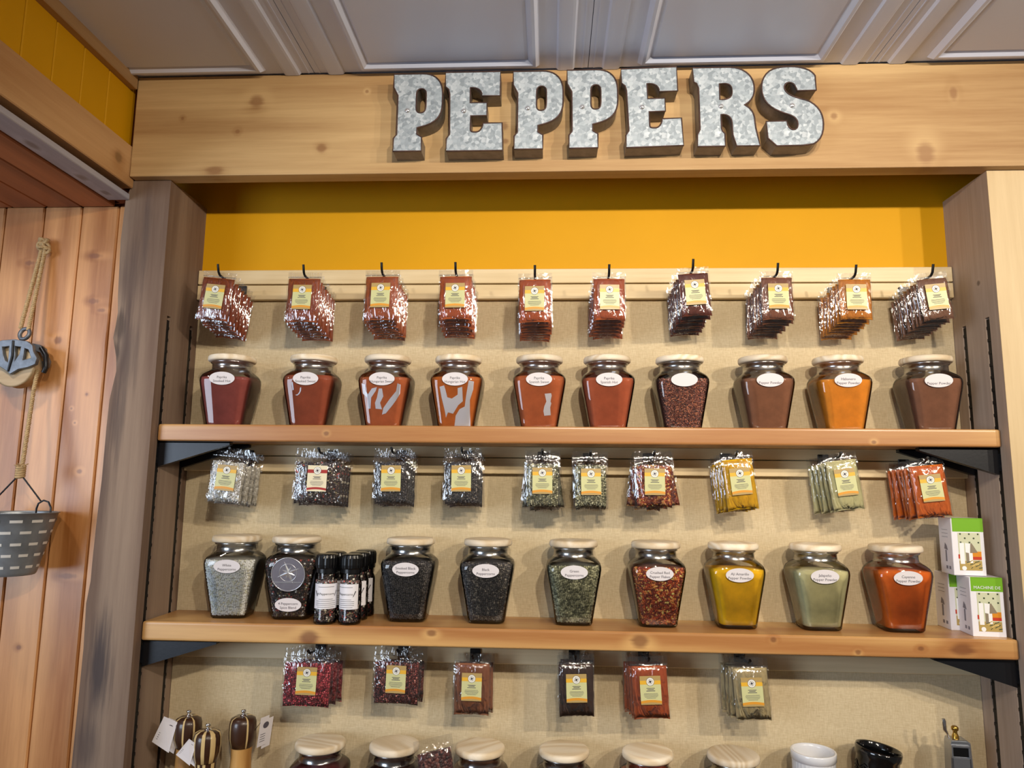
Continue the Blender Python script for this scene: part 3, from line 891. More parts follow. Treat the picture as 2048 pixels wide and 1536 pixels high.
for i, (x, (kd, v, lb, fill)) in enumerate(zip(JX2, J2)):
    jars2.append(jar(x, .095, SH2, [4, 3, 0, 0, 0, 0, -1, -1, -2][i], lb, fill, kd, v, JAR_TXT[10 + i], 'spice jars on the middle shelf', seed=20 + i, lab_z=.031 if i == 1 else .1055))
# the medallion on the mixed peppercorn jar
def medallion(root):
    zc = .092; n = 40; r = .0345
    o = link('compass_medallion', MB().prism_xz([(r * math.cos(2 * math.pi * i / n), r * math.sin(2 * math.pi * i / n)) for i in range(n)], -.0022, 0).mesh('compass_medallion'), M['medal'], root, (0, face_pt(zc, .0012), zc), (TH, 0, 0))
    mb = MB()
    mb.tube([(r * .97 * math.cos(2 * math.pi * i / n), -.0022, r * .97 * math.sin(2 * math.pi * i / n)) for i in range(n)], .0011, 5, closed=True)
    mb.tube([(.0175 * math.cos(2 * math.pi * i / n), -.0022, .0035 + .0175 * math.sin(2 * math.pi * i / n)) for i in range(n)], .0008, 5, closed=True)
    for k in range(8):
        a = math.radians(112 + 45 * k); L = (.025, .014)[k % 2]
        c = Vector((.001, 0, .0035)); d = Vector((math.cos(a), 0, math.sin(a))); p = Vector((-d.z, 0, d.x)) * .0040
        vsx = [c + p, c + d * L, c - p, c + Vector((0, -.0022, 0))]
        vsx = [(q.x, q.y - .0022, q.z) for q in vsx]
        mb.add(vsx, [(0, 3, 1), (3, 2, 1)])
    mb.box(-.031, .031, -.0032, -.002, -.0165, -.0152)
    build('compass_star', mb, M['medal_hi'], o)
medallion(jars2[1])
JX3 = [-.4896, -.3399, -.1689, -.0027, .1605, .3259]
J3 = [('grain', 'pink', 'jar of pink peppercorns, leftmost of the bottom row jars'), ('grain', 'sichuan', 'jar of reddish brown peppercorns left of the leaning bag'), ('powder', '6e4430', 'jar with wooden lid right of the leaning bag, bottom row'),
      ('powder', '3a2a26', 'fourth wooden-lidded jar of the bottom row'), ('powder', '9c3c20', 'fifth wooden-lidded jar of the bottom row'), ('powder', '9a8a5c', 'rightmost wooden-lidded jar of the bottom row, near the white pot')]
for i, (x, (kd, v, lb)) in enumerate(zip(JX3, J3)):
    jar(x, .092, SH3, 0, lb, .118, kd, v, None, 'spice jars on the lowest shelf', seed=40 + i)

# ------------------------------------------------------------------ hanging bags
def nz(x, y, z, s): return noise.noise(Vector((x * s, y * s, z * s)))
def bag_surface(w, h, hd, t, seed, corn):
    """returns functions for half thickness at (u in -1..1, z below the hang edge)"""
    def th(u, z):
        v = (-z - hd) / (h - hd)
        if v <= 0 or v >= 1: return 0.0
        e = (1 - abs(u) ** 3.2)
        prof = (math.sin(math.pi * min(1, v ** .75)) ** .55)
        return max(0.0, t * e * prof * (1 + .22 * nz(u * 1.2, v * 1.5, seed, 1.7)))
    return th
def bag_meshes(w, h, hd, t, seed, corn, header_only=False):
    th = bag_surface(w, h, hd, t, seed, corn)
    mg = .0045 if not corn else .0085
    wc, z0, z1 = w / 2 - mg * .6, -hd - (.002 if not corn else .012), -h + (.002 if not corn else .004)
    nx, nv = 12, 16
    mb = MB(); F = []; B = []
    for j in range(nv + 1):
        z = z0 + (z1 - z0) * j / nv
        rowf = []; rowb = []
        for i in range(nx + 1):
            u = -1 + 2 * i / nx
            wob = .0015 * nz(u * 2, z * 60, seed + 3, 1)
            x = u * (wc + (wob if abs(u) > .9 else 0)); zz = z
            if j == nv: zz += .0018 * abs(nz(u * 3, 0, seed + 9, 1)) - .0022 * abs(u) ** 3
            tt = th(u * .97, z) + .0006
            wr = .0013 * nz(u * 1.6, z * 40, seed + 5, 1.3) * (0.4 + abs(u))
            rowf.append((x, -tt - wr, zz)); rowb.append((x, tt * .6, zz))
        F.append(rowf); B.append(rowb)
    n = nx + 1
    vsx = [p for r in F for p in r]; fs = []
    for j in range(nv):
        for i in range(nx):
            fs.append((j * n + i, (j + 1) * n + i, (j + 1) * n + i + 1, j * n + i + 1))
    mb.add(vsx, fs, 0, True)
    vsx2 = [p for r in B for p in r]
    mb.add(vsx2, [tuple(reversed(f)) for f in fs], 0, True)
    # rim closing front to back
    rim = [(0, i) for i in range(nx)] + [(j, nx) for j in range(nv)] + [(nv, i) for i in range(nx, 0, -1)] + [(j, 0) for j in range(nv, 0, -1)]
    k = len(vsx)
    for a in range(len(rim)):
        (j0, i0), (j1, i1) = rim[a], rim[(a + 1) % len(rim)]
        p, q = j0 * n + i0, j1 * n + i1
        mb.f.append((p, q, k + q, k + p)); mb.m.append(0); mb.s.append(True)
    cont = mb.mesh('contents')
    # clear film: header, sides and front
    fb = MB(); rows = []
    zs = [0, -hd * .5, -hd] + ([-hd - .004] if header_only else [-hd - (h - hd) * j / 16 for j in range(1, 17)])
    for z in zs:
        row = []
        for i in range(15):
            u = -1 + 2 * i / 14
            tt = th(u * .96, z)
            cr = .0016 * nz(u * 2.2, z * 45, seed + 11, 1.2) * (1 if z < -hd else .5)
            x = u * (w / 2 + .0012 * nz(0, z * 50, seed + (1 if u > 0 else 2), 1))
            row.append((x, -tt - (.0013 if tt > 0 else .0002) - abs(cr) if tt > 0 else cr * .6, z - (.001 * abs(nz(u * 4, 3, seed, 1)) if z == zs[-1] else 0)))
        rows.append(row)
    vsx = [p for r in rows for p in r]
    fb.add(vsx, [(j * 15 + i, (j + 1) * 15 + i, (j + 1) * 15 + i + 1, j * 15 + i + 1) for j in range(len(zs) - 1) for i in range(14)], 0, True)
    return cont, fb.mesh('clear_film'), th

def bag_label(w=.040, h=.0525, red=False):
    mb = MB(); t = .0004
    def rect(x0, x1, z0, z1, d, m): mb.box(x0, x1, -d, 0, z0, z1, m)
    rect(-w / 2, w / 2, -h / 2, h / 2, t, 0)
    rect(-w / 2, w / 2, h / 2 - .0095, h / 2, t + .0002, 1)
    rect(-w / 2, w / 2, h / 2 - .0155, h / 2 - .0085, t + .0003, 2)
    # curved foot band
    n = 10
    up = [(-w / 2 + w * i / n, -h / 2 + .0065 + .0022 * math.sin(math.pi * i / n)) for i in range(n + 1)]
    dn = [(-w / 2 + w * i / n, -h / 2 + .0020 + .0022 * math.sin(math.pi * i / n)) for i in range(n + 1)]
    mb.prism_xz(dn + up[::-1], -t - .0003, 0, 3)
    lo = [(-w / 2, -h / 2), (w / 2, -h / 2)] + dn[::-1]
    mb.prism_xz(lo, -t - .0002, 0, 1)
    # emblem
    zc = h / 2 - .0105
    def disc(r, d, m, k=24): mb.prism_xz([(r * math.cos(2 * math.pi * i / k), zc + r * math.sin(2 * math.pi * i / k)) for i in range(k)], -d, 0, m)
    disc(.0078, t + .0005, 5); disc(.0072, t + .0006, 4); disc(.0045, t + .0007, 5); disc(.0041, t + .0008, 4)
    for k in range(8):
        a = math.radians(22.5 + 45 * k); L = (.0052, .0034)[k % 2]
        d = (math.cos(a), math.sin(a)); p = (-d[1] * .0009, d[0] * .0009)
        mb.add([(p[0], -t - .0009, zc + p[1]), (d[0] * L, -t - .0009, zc + d[1] * L), (-p[0], -t - .0009, zc - p[1])], [(0, 2, 1)], 5)
    # printed lines too small to read
    for k, (ww, zz, hh) in enumerate(((.016, .0030, .0011), (.012, .0008, .0012), (.017, -.0018, .0012), (.026, -.0062, .0006), (.028, -.0083, .0006), (.027, -.0104, .0006), (.024, -.0125, .0006), (.018, -.0146, .0006))):
        mb.add([(-ww / 2, -t - .00035, zz), (ww / 2, -t - .00035, zz), (ww / 2, -t - .00035, zz + hh), (-ww / 2, -t - .00035, zz + hh)], [(0, 1, 2, 3)], 5)
    return mb.mesh('printed_label')
LBL = bag_label(); LBLR = bag_label(); 
LAB_M = [M['label_body'], M['label_tan'], M['label_gold'], M['label_orange'], M['badge'], M['ink']]
LAB_R = [M['label_cream'], M['label_cream'], M['label_red'], M['label_red'], M['badge'], M['ink']]
for m_ in LAB_R: LBLR.materials.append(m_)
for m_ in LAB_M: LBL.materials.append(m_)
ORD = ['front', 'second', 'third', 'fourth', 'fifth', 'sixth', 'seventh', 'eighth', 'ninth', 'tenth']

def make_hook(x, z, yfront, label, tip):
    """peg from the batten to the front with an upturned end"""
    zr = z - .016
    pth = [(x, D - .024, zr), (x, .5 * (yfront + D), zr + .004), (x, yfront - .001, zr + .008), (x, yfront - .006, zr + .010), (x, yfront - .010, zr + .014), (x, yfront - .013, zr + .014 + tip * .5), (x, yfront - .015, zr + .012 + tip)]
    root = thing('peg_hook', label, 'hook', (0, 0, 0))
    build('rod', MB().tube(pth, .0026, 8), M['black'], root)
    build('base_plate', MB().box(x - .011, x + .011, D - .0245, D - .0203, zr - .022, zr + .016), M['black'], root, bevel=.001, seg=1)

def bag_stack(x, z, w, h, roll, n, kind, val, what, hookname, yf, hd, rear_dz=0.0, rdx=0.0, fan=(), red=False, seed=0, tip=.018):
    rng = random.Random(seed * 13 + 5)
    corn = kind != 'powder'
    t = .0055 if not corn else .0075
    grp = 'spice bags on the %s' % hookname
    make_hook(x, z, yf, 'black peg hook holding the %s' % what, tip)
    yr = D - .030
    rear = [bag_meshes(w, h, hd, t, seed * 7 + 100 + k, corn) for k in range(2)]
    for k in range(n):
        f = k / max(1, n - 1)
        y = yf + (yr - yf) * f if n > 1 else yf
        rl = roll + (rng.uniform(-2.2, 2.2) if k else 0)
        if k < len(fan) and fan[k] is not None: rl = fan[k]
        yaw = rng.uniform(-3, 3)
        pitch = rng.uniform(-1.5, 1.5) if k else -2.0
        lb = '%s of the %s' % ('front bag' if k == 0 else ORD[k] + ' bag from the front', what)
        root = thing('spice_bag', lb, 'spice bag', (x + rdx * f + (rng.uniform(-.0015, .0015) if k else 0), y, z + rear_dz * f - (rng.uniform(0, .003) if k else 0)), (math.radians(pitch), math.radians(-rl), math.radians(yaw)), grp)
        if k == 0: cont, film, th = bag_meshes(w, h, hd, t, seed * 7 + 3, corn)
        else: cont, film, th = rear[k % 2]
        if kind == 'powder': mt = powder_mat(val, .9)
        else: mt = bpy.data.materials.get('bagged_' + val) or speckle('bagged_' + val, _spk(val), scale=210, rough=.45, coat=.5)
        link('contents', cont, mt, root)
        link('clear_film', film, M['film'], root)
        if k == 0:
            link('zip_seal', MB().box(-w / 2 + .001, w / 2 - .001, -.0012, .0004, -hd + .0005, -hd + .0022).mesh('zip_seal'), M['film'], root)
            zl = -hd - (h - hd) * (.47 if h < .109 else .45)
            s_ = min(1.0, (w - .016) / .040 * 1.0)
            lo = link('printed_label', LBLR if red else LBL, None, root, (0, -th(0, zl) - .0032, zl), (math.radians(0), 0, 0))
            lo.scale = (min(1, .62 * w / .040) if w < .09 else 1.0, 1, 1)
            if corn:
                items = []; r0 = .0021; zz = -hd - .012
                while zz > -h + .005:
                    xx = -w / 2 + .006
                    while xx < w / 2 - .006:
                        u = xx / (w / 2)
                        tt = th(u * .95, zz)
                        if tt > .0015 and not (abs(xx) < .019 and abs(zz - zl) < .025):
                            items.append((xx + rng.uniform(-.0009, .0009), -tt + .0002 + rng.uniform(-.0003, .0004), zz + rng.uniform(-.0009, .0009), r0 * rng.uniform(.8, 1.15), gcol(val, rng)))
                        xx += r0 * 1.75
                    zz -= r0 * 1.55
                grains('peppercorns' if val != 'crushed' else 'pepper_flakes', items, root, flat=val in ('crushed',))
def _spk(val):
    cols = PAL[val]; tot = sum(w for c, w in cols); out = []; a = 0
    for c, w in cols:
        out.append((a / tot, c)); a += w
    return out

T = 'top rail'
rows1 = [(-.7325, .7234, .0720, .1069, -5.5, 7, '7e3e24', 'smoked hot paprika bags on the leftmost top hook'), (-.5492, .7214, .0735, .1096, -1.2, 8, '894628', 'paprika bags on the second top hook'),
         (-.3839, .7250, .0740, .1096, -.6, 8, '964f2a', 'paprika bags on the third top hook'), (-.2292, .7248, .0720, .1074, .3, 7, '9a4d28', 'paprika bags on the fourth top hook'),
         (-.0646, .7175, .0700, .1066, .2, 8, '9a4d28', 'paprika bags on the fifth top hook'), (.0876, .7184, .0695, .1030, .2, 7, '924928', 'paprika bags on the sixth top hook'),
         (.2578, .7287, .0660, .1050, 3.5, 7, '562a20', 'dark chili flake bags on the seventh top hook'), (.4269, .7194, .0665, .1035, -.3, 8, '6e4430', 'brown powder bags on the eighth top hook'),
         (.5811, .7150, .0675, .0985, -.5, 8, 'a86c24', 'golden orange bags on the ninth top hook'), (.7314, .7153, .0640, .1000, 5.5, 9, '6b4b39', 'dark brown bags on the rightmost top hook')]
for i, (x, z, w, h, rl, n, c, what) in enumerate(rows1):
    bag_stack(x, z, w, h, rl, n, 'powder', c, what, T, .030, .0125 if i < 9 else .012, rear_dz=-.017, rdx=(.0 if i < 6 else -.004), seed=i, tip=.017)
T = 'upper shelf rail'
rows2 = [(-.6928, .3511, .0780, .1150, -5.0, 4, 'corn', 'white', 'white peppercorn bags under the upper shelf'), (-.5065, .3521, .1020, .1150, -1.0, 4, 'corn', 'mix', 'wide mixed peppercorn bags with red labels'),
         (-.3554, .3538, .0780, .1152, 0.5, 4, 'corn', 'smoked', 'black peppercorn bags above the smoked pepper jar'), (-.2115, .3550, .0780, .1147, .8, 4, 'corn', 'black', 'black peppercorn bags above the black pepper jar'),
         (-.0476, .3533, .0715, .1174, .2, 5, 'corn', 'green', 'left of the two green peppercorn bag stacks'), (.0491, .3511, .0715, .1150, .3, 3, 'corn', 'green', 'right of the two green peppercorn bag stacks'),
         (.1768, .3521, .0780, .1140, 0.0, 4, 'corn', 'crushed', 'fanned crushed red pepper bags'), (.3397, .3525, .0660, .1155, 5.5, 5, 'powder', 'bb9210', 'yellow powder bags under the upper shelf'),
         (.5423, .3522, .0660, .1140, 7.0, 5, 'powder', 'aaa67e', 'pale green powder bags under the upper shelf'), (.7071, .3437, .0700, .1160, 6.0, 6, 'powder', 'b05a1c', 'orange powder bags beside the right bracket')]
for i, (x, z, w, h, rl, n, kd, v, what) in enumerate(rows2):
    bag_stack(x, z, w, h, rl, n, kd, v, what, T, .055, .018 if kd == 'corn' else .013, rear_dz=-.006, rdx=(-.006 if i > 6 else 0), seed=20 + i, tip=.004,
              fan=(None, 11, -9, 2) if i == 6 else ((None, 6, -6, 8, 2) if i == 4 else ()), red=(i == 1))
T = 'middle shelf rail'
rows3 = [(-.5125, -.0490, .1020, .1120, -1.5, 3, 'corn', 'pink', 'pink peppercorn bags under the middle shelf'), (-.3372, -.0476, .0985, .1100, -1.0, 2, 'corn', 'sichuan', 'reddish brown peppercorn bags under the middle shelf'),
         (-.1858, -.0562, .0750, .1160, -.6, 2, 'powder', '7e5038', 'brown chili powder bags under the middle shelf'), (.0189, -.0487, .0725, .1150, 1.5, 3, 'powder', '3a2a25', 'dark chili powder bags under the middle shelf'),
         (.1613, -.0484, .0735, .1160, 2.8, 4, 'powder', '984824', 'red chili powder bags under the middle shelf'), (.3552, -.0478, .0710, .1140, 3.2, 4, 'powder', 'a0926e', 'olive tan powder bags under the middle shelf')]
for i, (x, z, w, h, rl, n, kd, v, what) in enumerate(rows3):
    bag_stack(x, z, w, h, rl, n, kd, v, what, T, .070 + (.02 if n < 3 else 0), .016, rear_dz=-.004, rdx=(-.008 if i > 3 else .004), seed=40 + i, tip=.002)

# ------------------------------------------------------------------ grinder bottles
def bend(me, r):
    me = me.copy()
    for v in me.vertices:
        a = v.co.x / r; v.co = Vector((r * math.sin(a), -r * math.cos(a) + v.co.y, v.co.z))
    return me
gb_glass = MB().lathe([(.018, 0), (.0212, .001), (.0220, .004), (.0220, .012), (.0212, .015), (.0212, .078), (.0195, .084), (.0178, .088), (.0178, .101)], 32, cap1=False).mesh('glass_body')
gb_cont = MB().lathe([(.0165, .004), (.0195, .006), (.0195, .078), (.0160, .086), (.0160, .095)], 28).mesh('contents')
def cap_mesh():
    n = 48; rs = []
    for r, z, rib in ((.0185, .098, 0), (.0205, .0985, 0), (.0205, .106, 0), (.0212, .108, 1), (.0218, .114, 1), (.0218, .127, 1), (.0205, .1325, .6), (.0170, .1345, 0), (.005, .1348, 0)):
        rs.append([((r + rib * .0009 * (i % 2)) * math.cos(2 * math.pi * i / n), (r + rib * .0009 * (i % 2)) * math.sin(2 * math.pi * i / n), z) for i in range(n)])
    return MB().rings(rs, 0, False).mesh('black_cap')
gb_cap = cap_mesh()
def wrap(r, z0, z1, a0, a1, m=0, n=16):
    return MB().add([(r * math.sin(a0 + (a1 - a0) * i / n), -r * math.cos(a0 + (a1 - a0) * i / n), z) for z in (z0, z1) for i in range(n + 1)],
                    [(i, i + 1, n + 2 + i, n + 1 + i) for i in range(n)], m, True)
gb_lab = wrap(.0216, .030, .078, -1.35, 1.35).mesh('paper_label')
gb_txt = bend(text_mesh('4 Peppercorns', .0062), .0219)
_ln = MB()
for zz, ww in ((.0715, .034), (.048, .030), (.0445, .042), (.0405, .042), (.0370, .042), (.0330, .036)):
    w2 = wrap(.02185, zz, zz + .0007, -ww / 2 / .0219, ww / 2 / .0219); _ln.add(w2.v, w2.f, 0)
for sx in (-1, 1):
    pts = [(sx * .0175, .053), (sx * .0192, .054), (sx * .0243, .064), (sx * .0226, .065)]
    if sx < 0: pts = [(-.0243, .064), (-.0226, .065), (-.0175, .055), (-.0192, .0540)]
    _ln.add([(.0219 * math.sin(a / .0219), -.0219 * math.cos(a / .0219), z) for a, z in pts], [(0, 1, 2, 3)])
gb_lines = _ln.mesh('printed_lines')
m_gb = speckle('bottled_pepper', [(0, '2a2322'), (.35, '3a2a26'), (.6, '1c1718'), (.8, 'e4dccb'), (.9, '7a3a34')], scale=230, rough=.4)
spots_ = [(-.4775, .042, 18, 'front left of the grinder bottles, beside the medallion jar'), (-.4275, .042, -20, 'front right of the grinder bottles'), (-.4255, .0882, -14, 'middle grinder bottle of the right-hand file'),
          (-.4235, .1344, -14, 'rearmost grinder bottle of the right-hand file'), (-.4745, .0885, 5, 'grinder bottle standing behind the front left one')]
for i, (x, y, a, lb) in enumerate(spots_):
    root = thing('pepper_grinder', 'black-capped ' + lb if 'grinder' in lb else lb, 'pepper grinder', (x, y, SH2), (0, 0, math.radians(a)), 'four-peppercorn grinder bottles')
    link('glass_body', gb_glass, M['glass'], root); link('contents', gb_cont, m_gb, root); link('black_cap', gb_cap, M['black_plastic'], root)
    l = link('paper_label', gb_lab, M['white_card'], root)
    link('lettering', gb_txt, M['black_ink'], l, (0, 0, .0585)); link('printed_lines', gb_lines, M['black_ink'], l)
    if i < 2:
        rng = random.Random(i); items = []
        for k in range(260):
            an = rng.uniform(-1.5, 1.5); z = rng.choice([rng.uniform(.006, .029), rng.uniform(.079, .084)])
            items.append((.0190 * math.sin(an), -.0190 * math.cos(an), z, rng.uniform(.0017, .0023), gcol('mix', rng)))
        grains('peppercorns', items, root)

# ------------------------------------------------------------------ boxes
def carton(x, y, z, rot, label, words):
    w, d, h = .0585, .055, .1095
    root = thing('carton', label, 'box', (x, y, z), (0, 0, math.radians(rot)), 'small white cartons on the middle shelf')
    build('body', MB().box(0, w, 0, d, 0, h), M['white_card'], root, bevel=.0008, seg=1)
    build('green_panel', MB().box(.002, w - .0005, -.0004, 0, h - .026, h - .0005).box(.002, w - .001, -.0004, .004, h - .001, h + .0003), M['green_print'], root)
    mb = MB(); t = -.0005
    def R(x0, x1, z0, z1, m, dd=0): mb.box(x0, x1, t - dd, 0, z0, z1, m)
    X0, X1, Z0, Z1 = .011, .0515, .010, h - .028
    R(X0, X1, Z0, Z1, 0)
    for k in range(5):
        for j in range(3):
            if (k + j) % 2 == 0: R(X0 + .003 + k * .008, X0 + .006 + k * .008, Z1 - .004 - j * .008, Z1 - .001 - j * .008, 1, .0001)
    R(X0, X1, Z0, Z0 + .018, 2, .0001)
    R(X0 + .022, X1, Z0 + .022, Z0 + .036, 3, .00012); R(X0 + .022, X1, Z0 + .020, Z0 + .026, 4, .00014)
    R(X0 + .002, X0 + .010, Z0 + .012, Z0 + .052, 5, .0002); R(X0 + .0125, X0 + .018, Z0 + .014, Z0 + .034, 6, .0002)
    mb.add([(X0 + .012, t - .0003, Z0 + .034), (X0 + .022, t - .0003, Z0 + .032), (X0 + .026, t - .0003, Z0 + .050), (X0 + .012, t - .0003, Z0 + .052)], [(0, 1, 2, 3)], 5)
    mb.add([(X0 + .020, t - .0004, Z0 + .033), (X0 + .034, t - .0004, Z0 + .034), (X0 + .024, t - .0004, Z0 + .052), (X0 + .0215, t - .0004, Z0 + .051)], [(0, 1, 2, 3)], 6)
    R(X0 + .018, X0 + .0245, Z0 + .014, Z0 + .033, 5, .00025)
    rng = random.Random(3)
    for k in range(16):
        xx = X0 + .013 + rng.random() * .024; zz = Z0 + .002 + rng.random() * .014; a = rng.uniform(.2, 1.2); L = .007
        dx, dz = math.cos(a) * L, math.sin(a) * L * .6
        mb.add([(xx, t - .0003, zz), (min(X1, xx + dx), t - .0003, zz + dz), (min(X1, xx + dx), t - .0003, zz + dz + .0016), (xx, t - .0003, zz + .0016)], [(0, 1, 2, 3)], (1, 7)[k % 2])
    R(X0 - .001, X0 + .0015, Z0 + .022, Z0 + .030, 4, .0002)
    n = 16
    mb.prism_xz([(X0 + .008 + .0042 * math.cos(2 * math.pi * i / n), Z0 + .004 + .0042 * math.sin(2 * math.pi * i / n)) for i in range(n)], t - .0003, 0, 5)
    mats = [C_('cdd0b0'), C_('3f4a34'), C_('b49a58'), C_('d98a1e'), C_('c23a20'), C_('f2f2f2'), C_('8c7f6a'), C_('e2c67c')]
    build('printed_picture', mb, mats, root)
    # grey print on the left side
    sb = MB()
    for k in range(3): sb.box(-.0004, 0, d * .3, d * .75, h - .024 - k * .007, h - .0234 - k * .007)
    sb.add([(-.0004, d * .35, h * .42), (-.0004, d * .62, h * .44), (-.0004, d * .55, h * .55), (-.0004, d * .42, h * .50)], [(0, 3, 2, 1)])
    sb.box(-.0004, 0, d * .45, d * .55, h * .22, h * .42); sb.box(-.0004, 0, d * .2, d * .32, .010, .016); sb.box(-.0004, 0, d * .42, d * .55, .010, .016)
    build('side_print', sb, C_('7d7a86'), root)
    if words:
        link('lettering', text_mesh(words, .0080), M['white_card'], root, (.030, -.0009, h - .019))
    return root
_cc = {}
def C_(c):
    if c not in _cc: _cc[c] = plain('print_' + c, c, .45)
    return _cc[c]
carton(.7705, .045, SH2, -6, 'white and green carton at the shelf edge, lower right', 'MACHINE DE')
carton(.7610, .1015, SH2, -2, 'white carton mostly hidden behind the lower right one', '')
carton(.7530, .062, SH2 + .1105, -5, 'white and green carton stacked on top of the two others', '')

# ------------------------------------------------------------------ pepper mills, tags
def mill(x, y, top, label, striped, seed, tagspec, hr=.0265):
    rng = random.Random(seed)
    h = top - SH3
    root = thing('pepper_mill', label, 'pepper mill', (x, y, SH3), (0, 0, rng.uniform(0, 6.28)), 'wooden pepper mills on the lowest shelf')
    n = 48
    def stripes(wid=((5, 8, 10), (1, 2, 5)) if not striped else ((2, 3, 4), (2, 3))):
        out = []; k = 0
        while len(out) < n:
            out += [k % 2] * (rng.choice(wid[k % 2])); k += 1
        return out[:n]
    def turned(name, prof, mats, st):
        mb = MB(); rs = [[(r * math.cos(2 * math.pi * i / n), r * math.sin(2 * math.pi * i / n), z) for i in range(n)] for r, z in prof]
        mb.rings(rs, 0, True)
        if st:
            for k in range((len(prof) - 1) * n): mb.m[k] = st[k % n]
        return build(name, mb, mats, root)
    zh = h - .012
    head = [(.0200, zh - .058), (.0215, zh - .0575), (hr * .97, zh - .040), (hr, zh - .025), (hr * .98, zh - .012), (hr * .88, zh - .004), (hr * .6, zh), (.004, zh + .0005)]
    turned('head', head, [M['zebra_a'], M['zebra_b']], stripes())
    body = [(.031, 0), (.031, .012), (.026, .045), (.0205, zh - .10), (.0195, zh - .075), (.0205, zh - .0585)]
    turned('body', body, [M['zebra_a'], M['zebra_b']] if striped else M['mill_wood'], stripes() if striped else None)
    build('steel_knob', MB().lathe([(.0075, zh), (.0065, zh + .002), (.0032, zh + .004), (.0032, zh + .006), (.0048, zh + .008), (.0048, zh + .011), (.003, zh + .0125)], 20), M['chrome'], root)
    if tagspec:
        inv = Matrix.Rotation(-root.rotation_euler.z, 4, 'Z')
        q = [inv @ (Vector(p) - Vector((x, y, SH3))) for p in tagspec]
        nrm = (q[1] - q[0]).cross(q[2] - q[0]).normalized() * .0006
        vsx = [p for p in q] + [p + nrm for p in q]
        k = len(q)
        mb = MB().add(vsx, [tuple(range(k)), tuple(range(2 * k - 1, k - 1, -1))] + [(i, k + i, k + (i + 1) % k, (i + 1) % k) for i in range(k)])
        tg = build('paper_tag', mb, M['paper'], root)
        ex = (q[-1] - q[0]); ez = (q[1] - q[0]); fr = -nrm * .6
        if (Matrix.Rotation(root.rotation_euler.z, 4, 'Z') @ fr).y > 0: fr = nrm * 1.6
        pm = MB()
        cc = q[0] + ex * .72 + ez * .30
        pm.add([cc + fr + ex.normalized() * .0065 * math.cos(2 * math.pi * i / 14) + ez.normalized() * .0065 * math.sin(2 * math.pi * i / 14) for i in range(14)], [tuple(range(14))])
        for kk in range(4):
            b0 = q[0] + ez * (.58 + .08 * kk) + ex * .18
            pm.add([b0 + fr, b0 + ex * .6 + fr, b0 + ex * .6 + ez * .02 + fr, b0 + ez * .02 + fr], [(0, 1, 2, 3)])
        build('printed_mark', pm, M['ink'], tg)
        # second leaf of the folded tag and a cord
        off = inv @ Vector((.004, .012, -.006))
        mb2 = MB().add([p + off for p in vsx], [tuple(range(k)), tuple(range(2 * k - 1, k - 1, -1))] + [(i, k + i, k + (i + 1) % k, (i + 1) % k) for i in range(k)])
        build('paper_tag', mb2, M['paper'], root)
        c = (q[0] + q[-1]) / 2
        build('tag_cord', MB().tube([tuple(c), tuple(c * .6 + Vector((0, 0, zh - .06)) * .4), tuple(Vector((c.x * .3, c.y * .3, zh - .058)))], .0006, 5), M['black'], root)
mill(-.763, .090, -.1784, 'left wooden pepper mill with a dark head and a folded tag', False, 4, [(-.800, .062, -.1830), (-.8190, .058, -.2300), (-.7860, .064, -.2520), (-.7760, .070, -.1960)])
mill(-.708, .060, -.1935, 'middle pepper mill striped light and dark all over', True, 9, [(-.7330, .036, -.2150), (-.7560, .034, -.2440), (-.7280, .036, -.2640), (-.7200, .040, -.2250)])
mill(-.650, .090, -.1745, 'right wooden pepper mill with a two-tone head', False, 15, [(-.6095, .080, -.1870), (-.6170, .085, -.2450), (-.6060, .10, -.2420), (-.5985, .095, -.1850)])

# ------------------------------------------------------------------ pots, leaning bag, grater at the bottom edge
def fluted():
    n = 96; rs = []
    for r, z, fl in ((.034, 0, 0), (.036, .002, 0), (.0375, .006, 1), (.0395, .158, 1), (.0395, .1605, 0), (.0415, .1615, 0), (.0418, .174, 0), (.0410, .1758, 0), (.0385, .1758, 0), (.0370, .170, 0), (.034, .010, 0), (.002, .008, 0)):
        rs.append([((r - fl * .0012 * (i % 3 == 0)) * math.cos(2 * math.pi * i / n), (r - fl * .0012 * (i % 3 == 0)) * math.sin(2 * math.pi * i / n), z) for i in range(n)])
    return MB().rings(rs, 0, True)
tag(build('ceramic_pot', fluted(), M['ceramic_w'], None, (.4765, .085, SH3)), 'white fluted ceramic pot at the bottom edge', 'pot')
mb = MB().lathe([(.030, 0), (.034, .003), (.037, .05), (.0375, .150), (.0385, .152), (.0385, .160), (.041, .163), (.0418, .174), (.0405, .1785), (.0385, .1765), (.0365, .165), (.034, .02), (.002, .016)], 48)
for k in range(7):
    mb.tube([(.0383 * math.cos(a), .0383 * math.sin(a), .145 - k * .006 + .005 * math.sin(a * 9)) for a in [2 * math.pi * i / 60 for i in range(60)]], .0008, 4, closed=True)
tag(build('ceramic_pot', mb, M['ceramic_k'], None, (.576, .090, SH3 + .006), (0, math.radians(8.5), 0)), 'black glossy ceramic pot, tilted, right of the white one', 'pot')
root = thing('hand_grater', 'grey metal rotary hand grater at the bottom right', 'grater', (.748, .085, SH3), (0, 0, math.radians(-6)))
hb = .205
poly = [(-.024, 0), (.026, 0), (.018, hb - .004), (.012, hb), (-.016, hb), (-.018, hb - .008)]
mb = MB().prism_xz(poly, -.014, .016); build('body', mb, M['tool_metal'], root, bevel=.002, seg=2)
mb = MB().box(-.0165, .0125, -.0165, -.013, hb - .028, hb - .013).box(-.0170, .0130, -.0165, -.013, hb - .058, hb - .053)
build('dark_slot', mb, M['black_plastic'], root)
